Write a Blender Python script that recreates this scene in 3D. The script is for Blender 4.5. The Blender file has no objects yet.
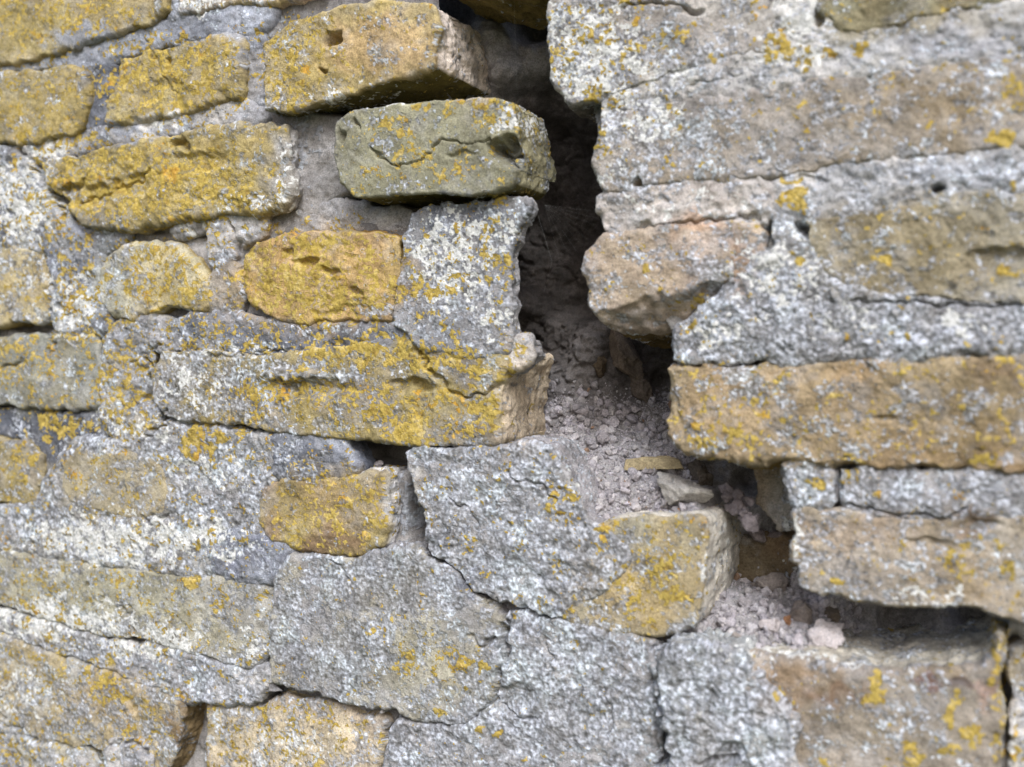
import bpy, math, random
import numpy as np

# ---------------------------------------------------------------- camera, world, light
scene = bpy.context.scene
F, CX, CY = 1080.0, 512.0, 383.5            # focal length in pixels, image centre
YAW, PITCH = math.radians(25.0), math.radians(1.25)
CAM = np.array([0.30, -0.625, 1.20])
GROUND_Z = 0.0

cam_d = bpy.data.cameras.new('camera')
cam = bpy.data.objects.new('camera', cam_d)
scene.collection.objects.link(cam)
cam.location = CAM
cam.rotation_euler = (math.radians(90) - PITCH, 0, YAW)
cam_d.sensor_width = 36.0
cam_d.lens = 36.0 * F / 1024.0
cam_d.clip_start = 0.01
cam_d.clip_end = 3000
cam_d.dof.use_dof = True
cam_d.dof.focus_distance = 0.735
cam_d.dof.aperture_fstop = 4.2
scene.camera = cam

SUN_EL, SUN_AZ = math.radians(43), math.radians(28)      # azimuth away from the wall's normal, towards +X
world = bpy.data.worlds.new('World')
scene.world = world
world.use_nodes = True
wn = world.node_tree.nodes
bg = wn['Background']
sky = wn.new('ShaderNodeTexSky')
sky.sky_type = 'NISHITA'
sky.sun_disc = False
sky.sun_elevation = SUN_EL
sky.sun_rotation = math.radians(180) - SUN_AZ
sky.air_density = 1.0
sky.dust_density = 4.0
sky.ozone_density = 1.0
world.node_tree.links.new(sky.outputs[0], bg.inputs[0])
bg.inputs[1].default_value = 0.105

sun_d = bpy.data.lights.new('sun', 'SUN')
sun_d.energy = 1.6
sun_d.angle = math.radians(22)
sun_d.color = (0.85, 0.925, 1.0)
sun = bpy.data.objects.new('sun', sun_d)
scene.collection.objects.link(sun)
sun.location = (1, -2, 3)
# light travels from the sun: direction to sun = (sin az cos el, -cos az cos el, sin el)
from mathutils import Vector
sdir = Vector((math.sin(SUN_AZ) * math.cos(SUN_EL), -math.cos(SUN_AZ) * math.cos(SUN_EL), math.sin(SUN_EL)))
sun.rotation_euler = sdir.to_track_quat('Z', 'Y').to_euler()

vs = scene.view_settings
vs.view_transform = 'Standard'
vs.look = 'None'
vs.exposure = 0.86
vs.gamma = 1.0

# ---------------------------------------------------------------- maths helpers
cyaw, syaw = math.cos(YAW), math.sin(YAW)
ax = math.radians(90) - PITCH
cax, sax = math.cos(ax), math.sin(ax)
RX = np.array([[1, 0, 0], [0, cax, -sax], [0, sax, cax]])
RZ = np.array([[cyaw, -syaw, 0], [syaw, cyaw, 0], [0, 0, 1]])
R = RZ @ RX


def unproj(px, py, y):
    """point on the vertical plane Y = y seen along the ray of a photo position"""
    px, py = np.asarray(px, float), np.asarray(py, float)
    d = np.stack([(px - CX) / F, -(py - CY) / F, -np.ones_like(px)], -1) @ R.T
    t = (y - CAM[1]) / d[..., 1]
    return CAM + d * t[..., None]


def proj(P):
    q = (P - CAM) @ R
    z = np.maximum(-q[:, 2], 1e-3)
    return q[:, 0] / z * F + CX, -q[:, 1] / z * F + CY, z


_rng = np.random.default_rng(7)
PERM = _rng.permutation(512).astype(np.int32)
G3 = _rng.normal(size=(512, 3)).astype(np.float32)
G3 /= np.linalg.norm(G3, axis=1)[:, None]


def pnoise(P, scale, seed=0):
    """gradient noise, about unit standard deviation; scale in metres"""
    q = (P / scale + seed * 17.31 + 1000.0).astype(np.float32)
    i = np.floor(q).astype(np.int32)
    f = q - i
    w = f * f * f * (f * (f * 6 - 15) + 10)
    out = np.zeros(len(q), np.float32)
    for dx in (0, 1):
        hx = PERM[(i[:, 0] + dx) & 511]
        wx = w[:, 0] if dx else 1 - w[:, 0]
        for dy in (0, 1):
            hy = PERM[(hx + i[:, 1] + dy) & 511]
            wy = wx * (w[:, 1] if dy else 1 - w[:, 1])
            for dz in (0, 1):
                g = G3[PERM[(hy + i[:, 2] + dz) & 511]]
                dot = (f[:, 0] - dx) * g[:, 0] + (f[:, 1] - dy) * g[:, 1] + (f[:, 2] - dz) * g[:, 2]
                out += wy * (w[:, 2] if dz else 1 - w[:, 2]) * dot
    return out / 0.27


def worley(P, scale, seed=0):
    """distance to the nearest feature point (F1) and to the second (F2), in cells"""
    q = (P / scale + seed * 9.7 + 500.0).astype(np.float32)
    i = np.floor(q).astype(np.int32)
    f1 = np.full(len(q), 9, np.float32)
    f2 = np.full(len(q), 9, np.float32)
    for dx in (-1, 0, 1):
        for dy in (-1, 0, 1):
            for dz in (-1, 0, 1):
                c = i + np.array([dx, dy, dz], np.int32)
                h = PERM[(PERM[(PERM[c[:, 0] & 511] + c[:, 1]) & 511] + c[:, 2]) & 511]
                pt = c + 0.5 + G3[h] * 0.55
                d = np.linalg.norm(pt - q, axis=1)
                m = d < f1
                f2 = np.where(m, f1, np.minimum(f2, d))
                f1 = np.where(m, d, f1)
    return f1, f2


def probit(p):
    p = np.clip(p, 0.0005, 0.9995)
    return 4.91 * (p ** 0.14 - (1 - p) ** 0.14)


def sstep(a, b, x):
    t = np.clip((x - a) / (b - a), 0, 1)
    return t * t * (3 - 2 * t)


def S(r, g, b):
    """sRGB 0..255 to linear"""
    c = np.array([r, g, b]) / 255.0
    return np.where(c <= 0.04045, c / 12.92, ((c + 0.055) / 1.055) ** 2.4)


# ---------------------------------------------------------------- base colours
OCHRE = S(152, 135, 78)
OCHRE2 = S(168, 149, 98)
GOLD = S(160, 139, 72)
OLIVE = S(124, 121, 96)
KHAKI = S(132, 120, 84)
GREYBR = S(140, 130, 112)
BROWN = S(122, 98, 68)
TAN = S(176, 158, 134)
PINK = S(166, 148, 134)
BLUEGR = S(142, 147, 161)
SLATE = S(92, 96, 108)
PALE = S(176, 172, 170)
CEMENT = S(142, 140, 142)
DUST = S(152, 149, 152)
CRACK_DARK = S(92, 87, 85)  # dark tone for the crack's depth, cavity shade painted in
ALGAE_SHADE = S(92, 84, 46)  # olive algae on undersides, with underside shade mixed into the colour

# ---------------------------------------------------------------- painted growth and wear (photo positions)
# yellow crust: x, y, rx, ry, density
YEL = [
    (60, 10, 90, 40, .45), (40, 100, 60, 45, .35), (60, 138, 60, 10, .55), (170, 75, 80, 45, .6), (150, 185, 120, 45, .68),
    (300, 60, 60, 50, .42), (290, 85, 30, 25, .55), (470, 103, 60, 8, .75), (440, 160, 90, 14, .3), (395, 130, 25, 10, .55),
    (430, 175, 50, 14, .35), (530, 140, 14, 30, .5), (500, 120, 40, 20, .35), (480, 165, 14, 14, .4),
    (320, 275, 90, 50, .68), (440, 270, 50, 40, .42), (500, 240, 22, 60, .42), (155, 275, 40, 40, .5), (190, 295, 25, 20, .6),
    (60, 200, 40, 60, .38), (80, 290, 30, 45, .5), (25, 360, 40, 25, .5), (85, 340, 20, 20, .5), (120, 380, 30, 50, .55),
    (210, 335, 60, 14, .45), (270, 345, 60, 12, .4), (400, 350, 110, 12, .85), (470, 360, 50, 18, .8), (330, 350, 30, 14, .8),
    (300, 395, 80, 28, .5), (420, 415, 95, 28, .62), (485, 420, 18, 28, .8), (410, 430, 24, 14, .85), (250, 410, 60, 18, .4),
    (200, 440, 18, 18, .85), (230, 435, 16, 18, .6), (50, 425, 14, 14, .8), (75, 425, 18, 14, .7), (20, 460, 20, 25, .45),
    (110, 480, 50, 35, .28), (340, 505, 60, 35, .52), (300, 520, 40, 25, .35), (240, 540, 8, 6, .8), (205, 545, 8, 6, .7),
    (560, 500, 14, 10, .6), (545, 515, 30, 25, .3), (610, 533, 14, 7, .85), (650, 590, 40, 45, .45), (630, 615, 25, 10, .4),
    (660, 540, 30, 20, .25), (440, 480, 30, 20, .25), (500, 480, 40, 20, .2),
    (90, 590, 80, 40, .26), (190, 582, 9, 9, .9), (60, 600, 60, 40, .3), (180, 620, 70, 30, .22), (40, 660, 60, 30, .35), (110, 695, 22, 16, .75),
    (100, 670, 14, 12, .7), (70, 700, 60, 40, .25), (130, 735, 24, 8, .5), (20, 750, 40, 20, .4), (270, 723, 7, 7, .9), (315, 762, 8, 8, .9),
    (300, 740, 70, 30, .25), (250, 720, 30, 20, .3), (440, 660, 60, 40, .18), (460, 662, 12, 8, .85), (443, 713, 12, 6, .9), (484, 676, 7, 9, .9), (380, 625, 14, 6, .4),
    (415, 655, 25, 20, .4), (345, 694, 5, 5, .8), (488, 737, 5, 5, .9),
    (590, 40, 50, 55, .30), (570, 45, 18, 12, .5), (620, 95, 40, 40, .32), (603, 140, 8, 24, .6), (665, 110, 20, 20, .3), (672, 155, 6, 18, .5),
    (775, 48, 12, 16, .75), (795, 55, 16, 14, .75), (830, 48, 8, 8, .8), (863, 50, 9, 9, .85), (690, 30, 20, 14, .3),
    (790, 178, 9, 6, .85), (785, 200, 10, 7, .85), (800, 200, 8, 9, .85), (880, 213, 10, 7, .8), (790, 252, 8, 7, .9), (1000, 135, 10, 10, .85),
    (1010, 90, 14, 14, .5), (1015, 50, 14, 10, .6), (805, 115, 6, 18, .5), (1012, 180, 7, 5, .8), (1015, 270, 14, 8, .7), (920, 245, 5, 5, .7), (880, 255, 6, 6, .7), (900, 300, 5, 4, .8), (960, 222, 8, 8, .6),
    (652, 266, 10, 7, .95), (617, 281, 4, 3, .9), (660, 291, 8, 4, .8), (607, 290, 12, 5, .6), (700, 305, 14, 10, .5),
    (690, 328, 12, 10, .6), (745, 290, 8, 8, .4), (900, 335, 5, 4, .8), (970, 340, 6, 4, .8), (800, 285, 8, 8, .3), (845, 340, 6, 6, .6),
    (705, 400, 25, 25, .42), (690, 425, 8, 6, .9), (720, 440, 40, 14, .5), (760, 405, 25, 20, .4), (710, 370, 25, 8, .5), (800, 430, 70, 25, .3), (780, 380, 6, 6, .8), (980, 400, 30, 20, .35), (985, 435, 12, 8, .8), (985, 467, 12, 6, .8), (880, 420, 60, 30, .2),
    (815, 488, 14, 8, .85), (846, 478, 5, 4, .9), (860, 476, 4, 4, .9), (880, 492, 14, 6, .6), (950, 490, 20, 8, .4), (838, 580, 12, 9, .9), (820, 563, 6, 6, .7), (1010, 570, 6, 6, .8), (1015, 540, 8, 8, .7), (960, 560, 20, 20, .3),
    (878, 690, 12, 10, .95), (784, 696, 4, 4, .9), (950, 712, 6, 12, .9), (975, 735, 14, 14, .8), (1000, 690, 6, 80, .75), (912, 755, 20, 8, .9), (945, 745, 7, 7, .9), (832, 762, 6, 5, .9), (955, 653, 14, 6, .6), (1003, 640, 10, 10, .8),
]
# grey-white granular crust
GRY = [
    (20, 190, 50, 50, .75), (20, 270, 60, 50, .5), (70, 310, 40, 30, .6), (120, 265, 30, 35, .55), (150, 255, 40, 14, .3),
    (135, 350, 30, 50, .6), (230, 385, 90, 40, .85), (200, 350, 60, 16, .6), (330, 370, 60, 16, .55), (170, 390, 30, 40, .85), (390, 395, 50, 20, .35), (480, 385, 40, 16, .6),
    (450, 270, 50, 60, .75), (470, 215, 40, 14, .25), (500, 340, 24, 20, .5),
    (200, 480, 120, 55, .85), (90, 445, 40, 12, .6), (130, 540, 110, 24, .85), (300, 460, 40, 18, .55), (230, 560, 60, 20, .4), (398, 505, 20, 36, 1.0),
    (500, 500, 100, 60, .9), (470, 560, 60, 50, .9), (560, 560, 50, 50, .9), (580, 590, 30, 20, .9), (380, 590, 90, 50, .95), (330, 640, 70, 60, .95), (460, 690, 40, 30, .55),
    (560, 690, 110, 80, .92), (712, 715, 62, 62, .97), (430, 745, 60, 40, .9), (690, 640, 40, 14, .6), (250, 700, 60, 18, .75), (220, 680, 50, 30, .85), (120, 640, 80, 16, .85), (40, 615, 60, 24, .75), (90, 715, 70, 30, .65), (150, 750, 40, 30, .65), (30, 690, 50, 24, .6),
    (60, 570, 70, 30, .5), (170, 600, 100, 40, .4), (720, 580, 14, 50, .7), (640, 560, 40, 30, .35),
    (590, 50, 60, 60, .88), (650, 60, 60, 50, .6), (620, 120, 50, 50, .85), (670, 140, 60, 30, .55), (640, 180, 60, 14, .5), (800, 20, 30, 24, .5), (760, 60, 60, 20, .45),
    (720, 150, 60, 40, .35), (850, 130, 90, 40, .28), (920, 100, 90, 50, .25), (950, 60, 80, 20, .3), (900, 180, 100, 20, .45),
    (700, 240, 40, 14, .45), (640, 250, 40, 30, .25), (740, 290, 50, 50, .92), (820, 310, 70, 40, .95), (930, 335, 90, 24, .85), (720, 340, 50, 20, .9), (860, 250, 60, 50, .28), (960, 250, 60, 50, .25), (980, 325, 30, 20, .9),
    (780, 400, 60, 30, .38), (860, 430, 80, 30, .38), (740, 375, 40, 14, .5), (690, 385, 20, 30, .4), (930, 390, 70, 30, .2),
    (815, 485, 30, 18, .8), (920, 492, 100, 18, .8), (800, 560, 16, 60, .6), (880, 560, 50, 40, .42), (960, 560, 50, 40, .3), (880, 600, 60, 10, .6),
    (830, 665, 120, 12, .65), (960, 650, 50, 10, .5), (850, 720, 70, 40, .3), (760, 665, 40, 24, .6), (1015, 740, 14, 30, .7),
    (300, 150, 16, 50, .55), (270, 205, 50, 10, .45), (215, 195, 20, 12, .5), (230, 70, 20, 40, .3), (190, 60, 40, 30, .3), (180, 10, 60, 12, .5), (240, 8, 40, 10, .4), (100, 70, 8, 10, .3), (280, 30, 30, 30, .35), (300, 100, 60, 12, .5), (440, 60, 24, 40, .4),
    (500, 115, 34, 14, .55), (390, 115, 50, 12, .4), (520, 150, 20, 30, .4), (390, 145, 20, 10, .4), (540, 160, 10, 30, .4), (380, 310, 40, 14, .5), (55, 510, 40, 14, .5), (20, 545, 30, 20, .4),
]
# chalky cream-white crust
WHT = [
    (450, 260, 40, 45, .55), (495, 235, 22, 30, .5), (500, 320, 22, 20, .35), (20, 200, 30, 40, .65), (70, 300, 30, 30, .55), (110, 420, 20, 20, .4), (150, 430, 30, 14, .4),
    (130, 540, 110, 20, .75), (100, 520, 40, 12, .4), (60, 620, 70, 18, .75), (150, 640, 50, 14, .65), (122, 49, 3, 4, 1), (20, 690, 40, 20, .4), (170, 545, 40, 14, .4), (210, 470, 50, 24, .3), (200, 385, 40, 20, .3), (240, 350, 60, 8, .3),
    (590, 50, 50, 60, .5), (640, 110, 50, 30, .42), (610, 170, 20, 20, .45), (800, 20, 20, 24, .7), (790, 50, 40, 20, .5), (660, 75, 40, 10, .4), (690, 205, 70, 12, .3), (780, 275, 50, 40, .4), (720, 330, 40, 14, .4), (960, 322, 20, 8, .8), (840, 320, 40, 16, .3),
    (285, 165, 7, 40, .35), (230, 202, 20, 10, .4), (50, 150, 22, 5, .7), (168, 122, 20, 5, .6), (200, 4, 20, 8, .6), (510, 118, 20, 12, .5), (715, 580, 8, 50, .5), (840, 652, 110, 8, .55), (900, 660, 60, 6, .4), (1014, 745, 10, 24, .5), (270, 205, 40, 8, .4), (255, 650, 10, 16, .4), (410, 520, 10, 10, .3), (560, 480, 30, 20, .2), (360, 95, 50, 6, .4), (300, 745, 40, 14, .35), (190, 225, 20, 6, .5), (830, 485, 20, 14, .2), (925, 600, 40, 6, .5), (795, 540, 6, 40, .5),
]
# colour of the bare surface: x, y, rx, ry, colour, strength
TINT = [
    (215, 25, 60, 12, BLUEGR, .8), (90, 40, 40, 14, BLUEGR, .9), (95, 100, 8, 40, SLATE, .7), (105, 70, 12, 14, SLATE * .5, .8), (245, 45, 6, 20, BLUEGR, .8),
    (120, 132, 30, 8, BLUEGR, .9), (50, 150, 26, 6, S(205, 200, 192), .9), (165, 122, 22, 6, S(200, 196, 194), .8),
    (380, 45, 60, 30, S(178, 146, 96), .7), (300, 165, 30, 50, CEMENT, .8), (470, 60, 20, 50, TAN, .7), (485, 60, 6, 40, S(170, 134, 80), .7),
    (300, 335, 60, 12, SLATE, .85), (370, 333, 30, 8, SLATE, .85), (60, 425, 60, 16, SLATE * .8, .8), (315, 460, 26, 14, SLATE, .95), (250, 553, 26, 18, S(112, 116, 132), .95), (443, 545, 14, 14, SLATE, .7), (468, 578, 10, 12, SLATE, .9), (100, 225, 30, 14, SLATE, .5), (75, 255, 16, 30, SLATE, .5),
    (470, 210, 50, 14, SLATE * 1.1, .8), (440, 215, 20, 16, SLATE, .8), (680, 40, 60, 30, S(150, 142, 134), .7), (700, 100, 80, 18, S(140, 132, 126), .6), (690, 205, 80, 16, S(178, 168, 160), .9), (660, 80, 40, 14, S(186, 180, 172), .7),
    (800, 20, 16, 24, S(206, 204, 202), .7), (900, 20, 80, 20, KHAKI, .7), (860, 55, 30, 10, S(170, 172, 182), .6), (960, 45, 60, 16, S(160, 162, 174), .7),
    (930, 110, 60, 40, S(132, 114, 82), .6), (830, 110, 40, 24, S(140, 122, 92), .5), (950, 175, 70, 10, S(160, 164, 176), .7),
    (640, 270, 50, 24, S(166, 146, 118), .7), (700, 225, 30, 10, S(178, 138, 104), .6), (740, 262, 10, 30, S(172, 132, 94), .6), (900, 250, 90, 45, S(130, 118, 88), .8),
    (800, 420, 130, 50, S(146, 126, 92), .8), (970, 410, 60, 50, S(128, 110, 76), .8), (1010, 370, 40, 14, S(132, 108, 78), .7), (740, 380, 40, 16, S(168, 144, 106), .7),
    (850, 530, 60, 20, S(150, 126, 98), .6), (960, 560, 50, 50, S(150, 128, 92), .6), (975, 525, 20, 14, S(96, 74, 56), .7), (880, 570, 60, 30, S(162, 150, 138), .5),
    (790, 690, 40, 24, S(138, 112, 80), .8), (840, 695, 30, 10, S(140, 96, 58), .7), (900, 720, 90, 40, S(138, 128, 114), .7), (960, 690, 16, 8, S(88, 66, 60), .8), (925, 685, 12, 6, S(130, 90, 84), .7), (987, 690, 12, 14, S(172, 138, 120), .8), (900, 635, 70, 18, S(120, 110, 96), .6),
    (650, 590, 70, 40, S(160, 138, 86), .7), (620, 600, 40, 14, S(180, 158, 110), .7), (720, 570, 14, 50, S(172, 162, 146), .7),
    (520, 400, 24, 50, S(184, 164, 138), .9), (350, 500, 70, 30, S(150, 128, 78), .8), (400, 506, 18, 36, S(172, 170, 168), .9), (420, 660, 60, 50, S(164, 158, 134), .6), (290, 740, 60, 30, S(186, 168, 134), .8), (110, 480, 60, 34, S(156, 144, 112), .8),
    (100, 595, 90, 40, S(152, 148, 124), .7), (110, 700, 40, 30, S(160, 136, 88), .7), (187, 735, 18, 40, S(118, 92, 48), .9), (160, 690, 14, 12, S(156, 140, 104), .5),
    (40, 375, 60, 34, S(140, 140, 128), .7), (155, 280, 50, 30, S(182, 166, 116), .7), (110, 275, 18, 36, S(160, 164, 160), .6), (320, 280, 90, 45, S(176, 142, 76), .8), (10, 285, 20, 30, S(182, 162, 110), .7),
]
# dents: x, y, rx, ry, depth in mm
DENT = [
    (333, 40, 9, 8, 13), (321, 69, 3, 3, 5), (178, 143, 9, 6, 10), (168, 60, 4, 4, 6), (502, 148, 13, 9, 14), (510, 160, 12, 8, 11), (496, 144, 8, 5, 6),
    (339, 136, 5, 7, 5), (356, 127, 2, 4, 4), (305, 262, 12, 5, 5), (330, 272, 10, 4, 4), (285, 256, 5, 5, 4), (356, 292, 5, 4, 4),
    (641, 184, 5, 4, 10), (768, 236, 4, 12, 12), (801, 229, 5, 7, 12), (940, 190, 6, 5, 12), (817, 20, 4, 9, 8), (1000, 257, 30, 8, 5), (690, 11, 12, 4, 4),
    (415, 385, 24, 6, 4), (310, 388, 40, 8, 5), (290, 375, 30, 5, -3), (420, 400, 8, 18, 4), (417, 352, 6, 5, 4),
    (128, 612, 3, 5, 4), (85, 584, 3, 4, 3), (102, 601, 3, 3, 3), (70, 716, 3, 6, 4), (130, 705, 5, 6, 4), (60, 310, 4, 5, 3),
    (975, 525, 20, 8, 3), (930, 545, 20, 5, 3), (655, 200, 12, 4, 2), (165, 95, 30, 14, 2.5), (85, 195, 30, 12, 4), (130, 185, 20, 10, 3.5), (210, 160, 24, 8, 3), (240, 195, 20, 6, -2),
    (460, 155, 12, 4, 2), (810, 180, 14, 5, 2), (345, 315, 30, 6, 2), (885, 420, 10, 5, 2), (520, 620, 20, 10, 3), (735, 750, 14, 10, 6), (720, 763, 16, 5, 8), (510, 700, 20, 14, 4), (560, 575, 40, 8, 2),
]
# cracks: points, half width in mm, depth in mm
CRACK = [
    ([(330, 560), (345, 572), (352, 590)], .7, 3), ([(545, 640), (552, 665), (548, 690)], .6, 3), ([(505, 470), (520, 482), (540, 486), (556, 500)], .8, 3), ([(600, 690), (612, 712), (606, 740)], .6, 2.5), ([(450, 500), (470, 508), (478, 525)], .7, 3),
    ([(372, 148), (385, 160), (405, 168), (422, 158), (440, 140), (470, 143), (490, 139)], .6, 3.5),
    ([(20, 150), (35, 175), (62, 215), (66, 230)], 1.3, 8), ([(45, 200), (60, 195), (70, 182)], .8, 4),
    ([(75, 205), (100, 195), (125, 185), (150, 172)], .9, 4), ([(70, 190), (85, 175)], .8, 3),
    ([(418, 352), (428, 368), (442, 382), (458, 398), (478, 396), (497, 387), (505, 380)], 1.0, 5),
    ([(146, 362), (148, 385), (147, 402)], 1.6, 9), ([(165, 412), (163, 424), (143, 442)], 1.0, 6), ([(170, 423), (200, 424), (235, 428), (273, 434)], .8, 4),
    ([(205, 356), (240, 355), (290, 350)], .7, 3), ([(130, 364), (146, 352), (160, 345)], .8, 3),
    ([(497, 600), (505, 625), (500, 660), (495, 700), (480, 712)], 1.0, 6), ([(500, 625), (505, 645), (507, 665)], 1.4, 8), ([(480, 600), (500, 610), (518, 607), (535, 617)], 1.1, 7),
    ([(655, 648), (658, 680), (660, 705), (656, 735), (660, 770)], 1.0, 6), ([(500, 705), (515, 715), (535, 722)], .7, 4), ([(355, 707), (372, 713), (392, 712), (388, 728), (384, 740)], 1.5, 8),
    ([(467, 634), (482, 645), (497, 640)], 1.0, 5), ([(690, 84), (740, 76)], .8, 1.5), ([(640, 226), (665, 226), (700, 220), (760, 217)], 1.1, 4),
    ([(110, 745), (130, 743), (143, 752)], 1.5, 8), ([(0, 715), (20, 730), (35, 742)], 1.2, 6), ([(140, 517), (165, 519)], 1.0, 5),
    ([(845, 505), (890, 513), (940, 518), (965, 512)], .8, 4), ([(836, 470), (838, 500)], 1.6, 8), ([(490, 145), (510, 165), (530, 178)], .9, 5),
    ([(850, 300), (920, 304), (1000, 306)], 1.2, 4), ([(228, 222), (240, 250), (238, 272)], 1.2, 7), ([(145, 40), (160, 75), (175, 95)], .6, 2), ([(40, 250), (48, 285), (46, 325)], .9, 4), ([(620, 8), (650, 2), (680, 4), (694, 14)], .9, 4), ([(48, 350), (46, 360), (55, 345)], .8, 3), ([(0, 365), (25, 363)], 1, 4),
]


def ell(px, py, x, y, rx, ry, soft=0.75):
    d = np.sqrt(((px - x) / rx) ** 2 + ((py - y) / ry) ** 2)
    return 1 - sstep(1 - soft * .6, 1 + soft * .6, d)


def polydist(px, py, pts):
    best = np.full(px.shape, 1e9)
    for (x0, y0), (x1, y1) in zip(pts[:-1], pts[1:]):
        dx, dy = x1 - x0, y1 - y0
        t = np.clip(((px - x0) * dx + (py - y0) * dy) / (dx * dx + dy * dy + 1e-9), 0, 1)
        best = np.minimum(best, np.hypot(px - x0 - t * dx, py - y0 - t * dy))
    return best


# ---------------------------------------------------------------- materials
def node(nt, typ, **kw):
    n = nt.nodes.new(typ)
    for k, v in kw.items():
        setattr(n, k, v)
    return n


def masonry(name, fine=1.0, rough=.92):
    m = bpy.data.materials.new(name)
    m.use_nodes = True
    nt = m.node_tree
    L = nt.links.new
    bsdf = nt.nodes['Principled BSDF']
    bsdf.inputs['Roughness'].default_value = rough
    bsdf.inputs['Specular IOR Level'].default_value = .25
    geo = node(nt, 'ShaderNodeNewGeometry')
    base = node(nt, 'ShaderNodeAttribute', attribute_name='base')
    lich = node(nt, 'ShaderNodeAttribute', attribute_name='growth')
    sep = node(nt, 'ShaderNodeSeparateColor')
    L(lich.outputs['Color'], sep.inputs[0])

    def noise(scale, detail=3, rough_=.6):
        n = node(nt, 'ShaderNodeTexNoise')
        n.inputs['Scale'].default_value = scale
        n.inputs['Detail'].default_value = detail
        n.inputs['Roughness'].default_value = rough_
        L(geo.outputs['Position'], n.inputs['Vector'])
        return n

    def mix(fac, a, b, blend='MIX'):
        n = node(nt, 'ShaderNodeMix', data_type='RGBA', blend_type=blend)
        for sock, v in ((n.inputs[0], fac), (n.inputs[6], a), (n.inputs[7], b)):
            if hasattr(v, 'is_output'):
                L(v, sock)
            elif isinstance(v, (int, float)):
                sock.default_value = v
            else:
                sock.default_value = (*v, 1)
        return n.outputs[2]

    def math_(op, a, b=0.0, c=0.0):
        n = node(nt, 'ShaderNodeMath', operation=op)
        for i, v in enumerate((a, b, c)):
            if hasattr(v, 'is_output'):
                L(v, n.inputs[i])
            else:
                n.inputs[i].default_value = v
        return n.outputs[0]

    def ramp(fac, stops):
        r = node(nt, 'ShaderNodeValToRGB')
        el = r.color_ramp.elements
        while len(el) < len(stops):
            el.new(.5)
        for e, (p, c) in zip(el, stops):
            e.position = p
            e.color = (*c, 1)
        L(fac, r.inputs[0])
        return r.outputs[0]

    def edge(val, nz, amp, lo, hi):
        s = math_('MULTIPLY_ADD', math_('SUBTRACT', nz, .5), amp, val)
        n = node(nt, 'ShaderNodeMapRange', interpolation_type='SMOOTHSTEP')
        L(s, n.inputs[0])
        n.inputs[1].default_value = lo
        n.inputs[2].default_value = hi
        return n.outputs[0]

    n_f = noise(900, 3, .65).outputs[0]
    n_g = noise(430, 4, .7).outputs[0]
    n_m = noise(160, 4, .65).outputs[0]
    n_l = noise(45, 3, .6).outputs[0]
    # bare surface with sandy grain
    grain = ramp(n_f, [(.25, (.55, .54, .53)), (.5, (1, 1, 1)), (.78, (1.45, 1.44, 1.42))])
    mott = ramp(n_m, [(.3, (.74, .72, .7)), (.5, (1, 1, 1)), (.7, (1.2, 1.2, 1.2))])
    bare = mix(1.0, mix(1.0, base.outputs['Color'], grain, 'MULTIPLY'), mott, 'MULTIPLY')
    # grey-white crust: salt and pepper
    n_ct = math_('ADD', math_('MULTIPLY', lich.outputs['Alpha'], .62), math_('MULTIPLY', n_g, .38))
    gcol = ramp(n_ct, [(.30, (.075, .075, .077)), (.42, (.235, .24, .25)), (.52, (.37, .385, .425)), (.63, (.74, .775, .86))])
    gcol = mix(1.0, gcol, ramp(n_m, [(.32, (.5, .5, .5)), (.45, (.95, .95, .95)), (.62, (1.22, 1.22, 1.22))]), 'MULTIPLY')
    gcol = mix(1.0, gcol, ramp(n_l, [(.3, (.60, .57, .53)), (.5, (.92, .93, .96)), (.66, (1.08, 1.14, 1.13))]), 'MULTIPLY')
    gcol = mix(.15, gcol, base.outputs['Color'])
    gm = math_('MULTIPLY', edge(sep.outputs[1], n_g, .9, .2, .8), .86)
    col = mix(gm, bare, gcol)
    wcol = ramp(n_g, [(.28, (.26, .26, .25)), (.42, (.52, .52, .50)), (.62, (.76, .76, .74))])
    wm = math_('MULTIPLY', edge(sep.outputs[2], n_g, 1.0, .25, .75), .9)
    col = mix(wm, col, wcol)
    # yellow crust
    ycol = ramp(n_m, [(.32, (.30, .20, .05)), (.44, (.40, .295, .066)), (.55, (.475, .345, .08)), (.68, (.55, .43, .17))])
    ycol = mix(1.0, ycol, ramp(n_l, [(.30, (1.06, .84, .6)), (.40, (1, 1, 1)), (.62, (.95, .98, 1.12))]), 'MULTIPLY')
    ycol = mix(1.0, ycol, ramp(n_g, [(.3, (.55, .5, .5)), (.5, (.95, .95, .95)), (.7, (1.25, 1.25, 1.4))]), 'MULTIPLY')
    ym = edge(sep.outputs[0], n_g, 1.0, .36, .66)
    col = mix(ym, col, ycol)
    L(col, bsdf.inputs['Base Color'])
    h = math_('ADD', math_('MULTIPLY', n_f, .4), math_('MULTIPLY', n_g, math_('MULTIPLY_ADD', gm, 1.2, .6)))
    h = math_('ADD', h, math_('MULTIPLY', ym, .5))
    b = node(nt, 'ShaderNodeBump')
    b.inputs['Strength'].default_value = .8
    b.inputs['Distance'].default_value = .0011 * fine
    L(h, b.inputs['Height'])
    L(b.outputs[0], bsdf.inputs['Normal'])
    return m


MAT = {'brick': masonry('weathered_brick'), 'mortar': masonry('lichened_mortar', 1.2), 'rubble': masonry('crumbled_mortar', 1.2)}


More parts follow.
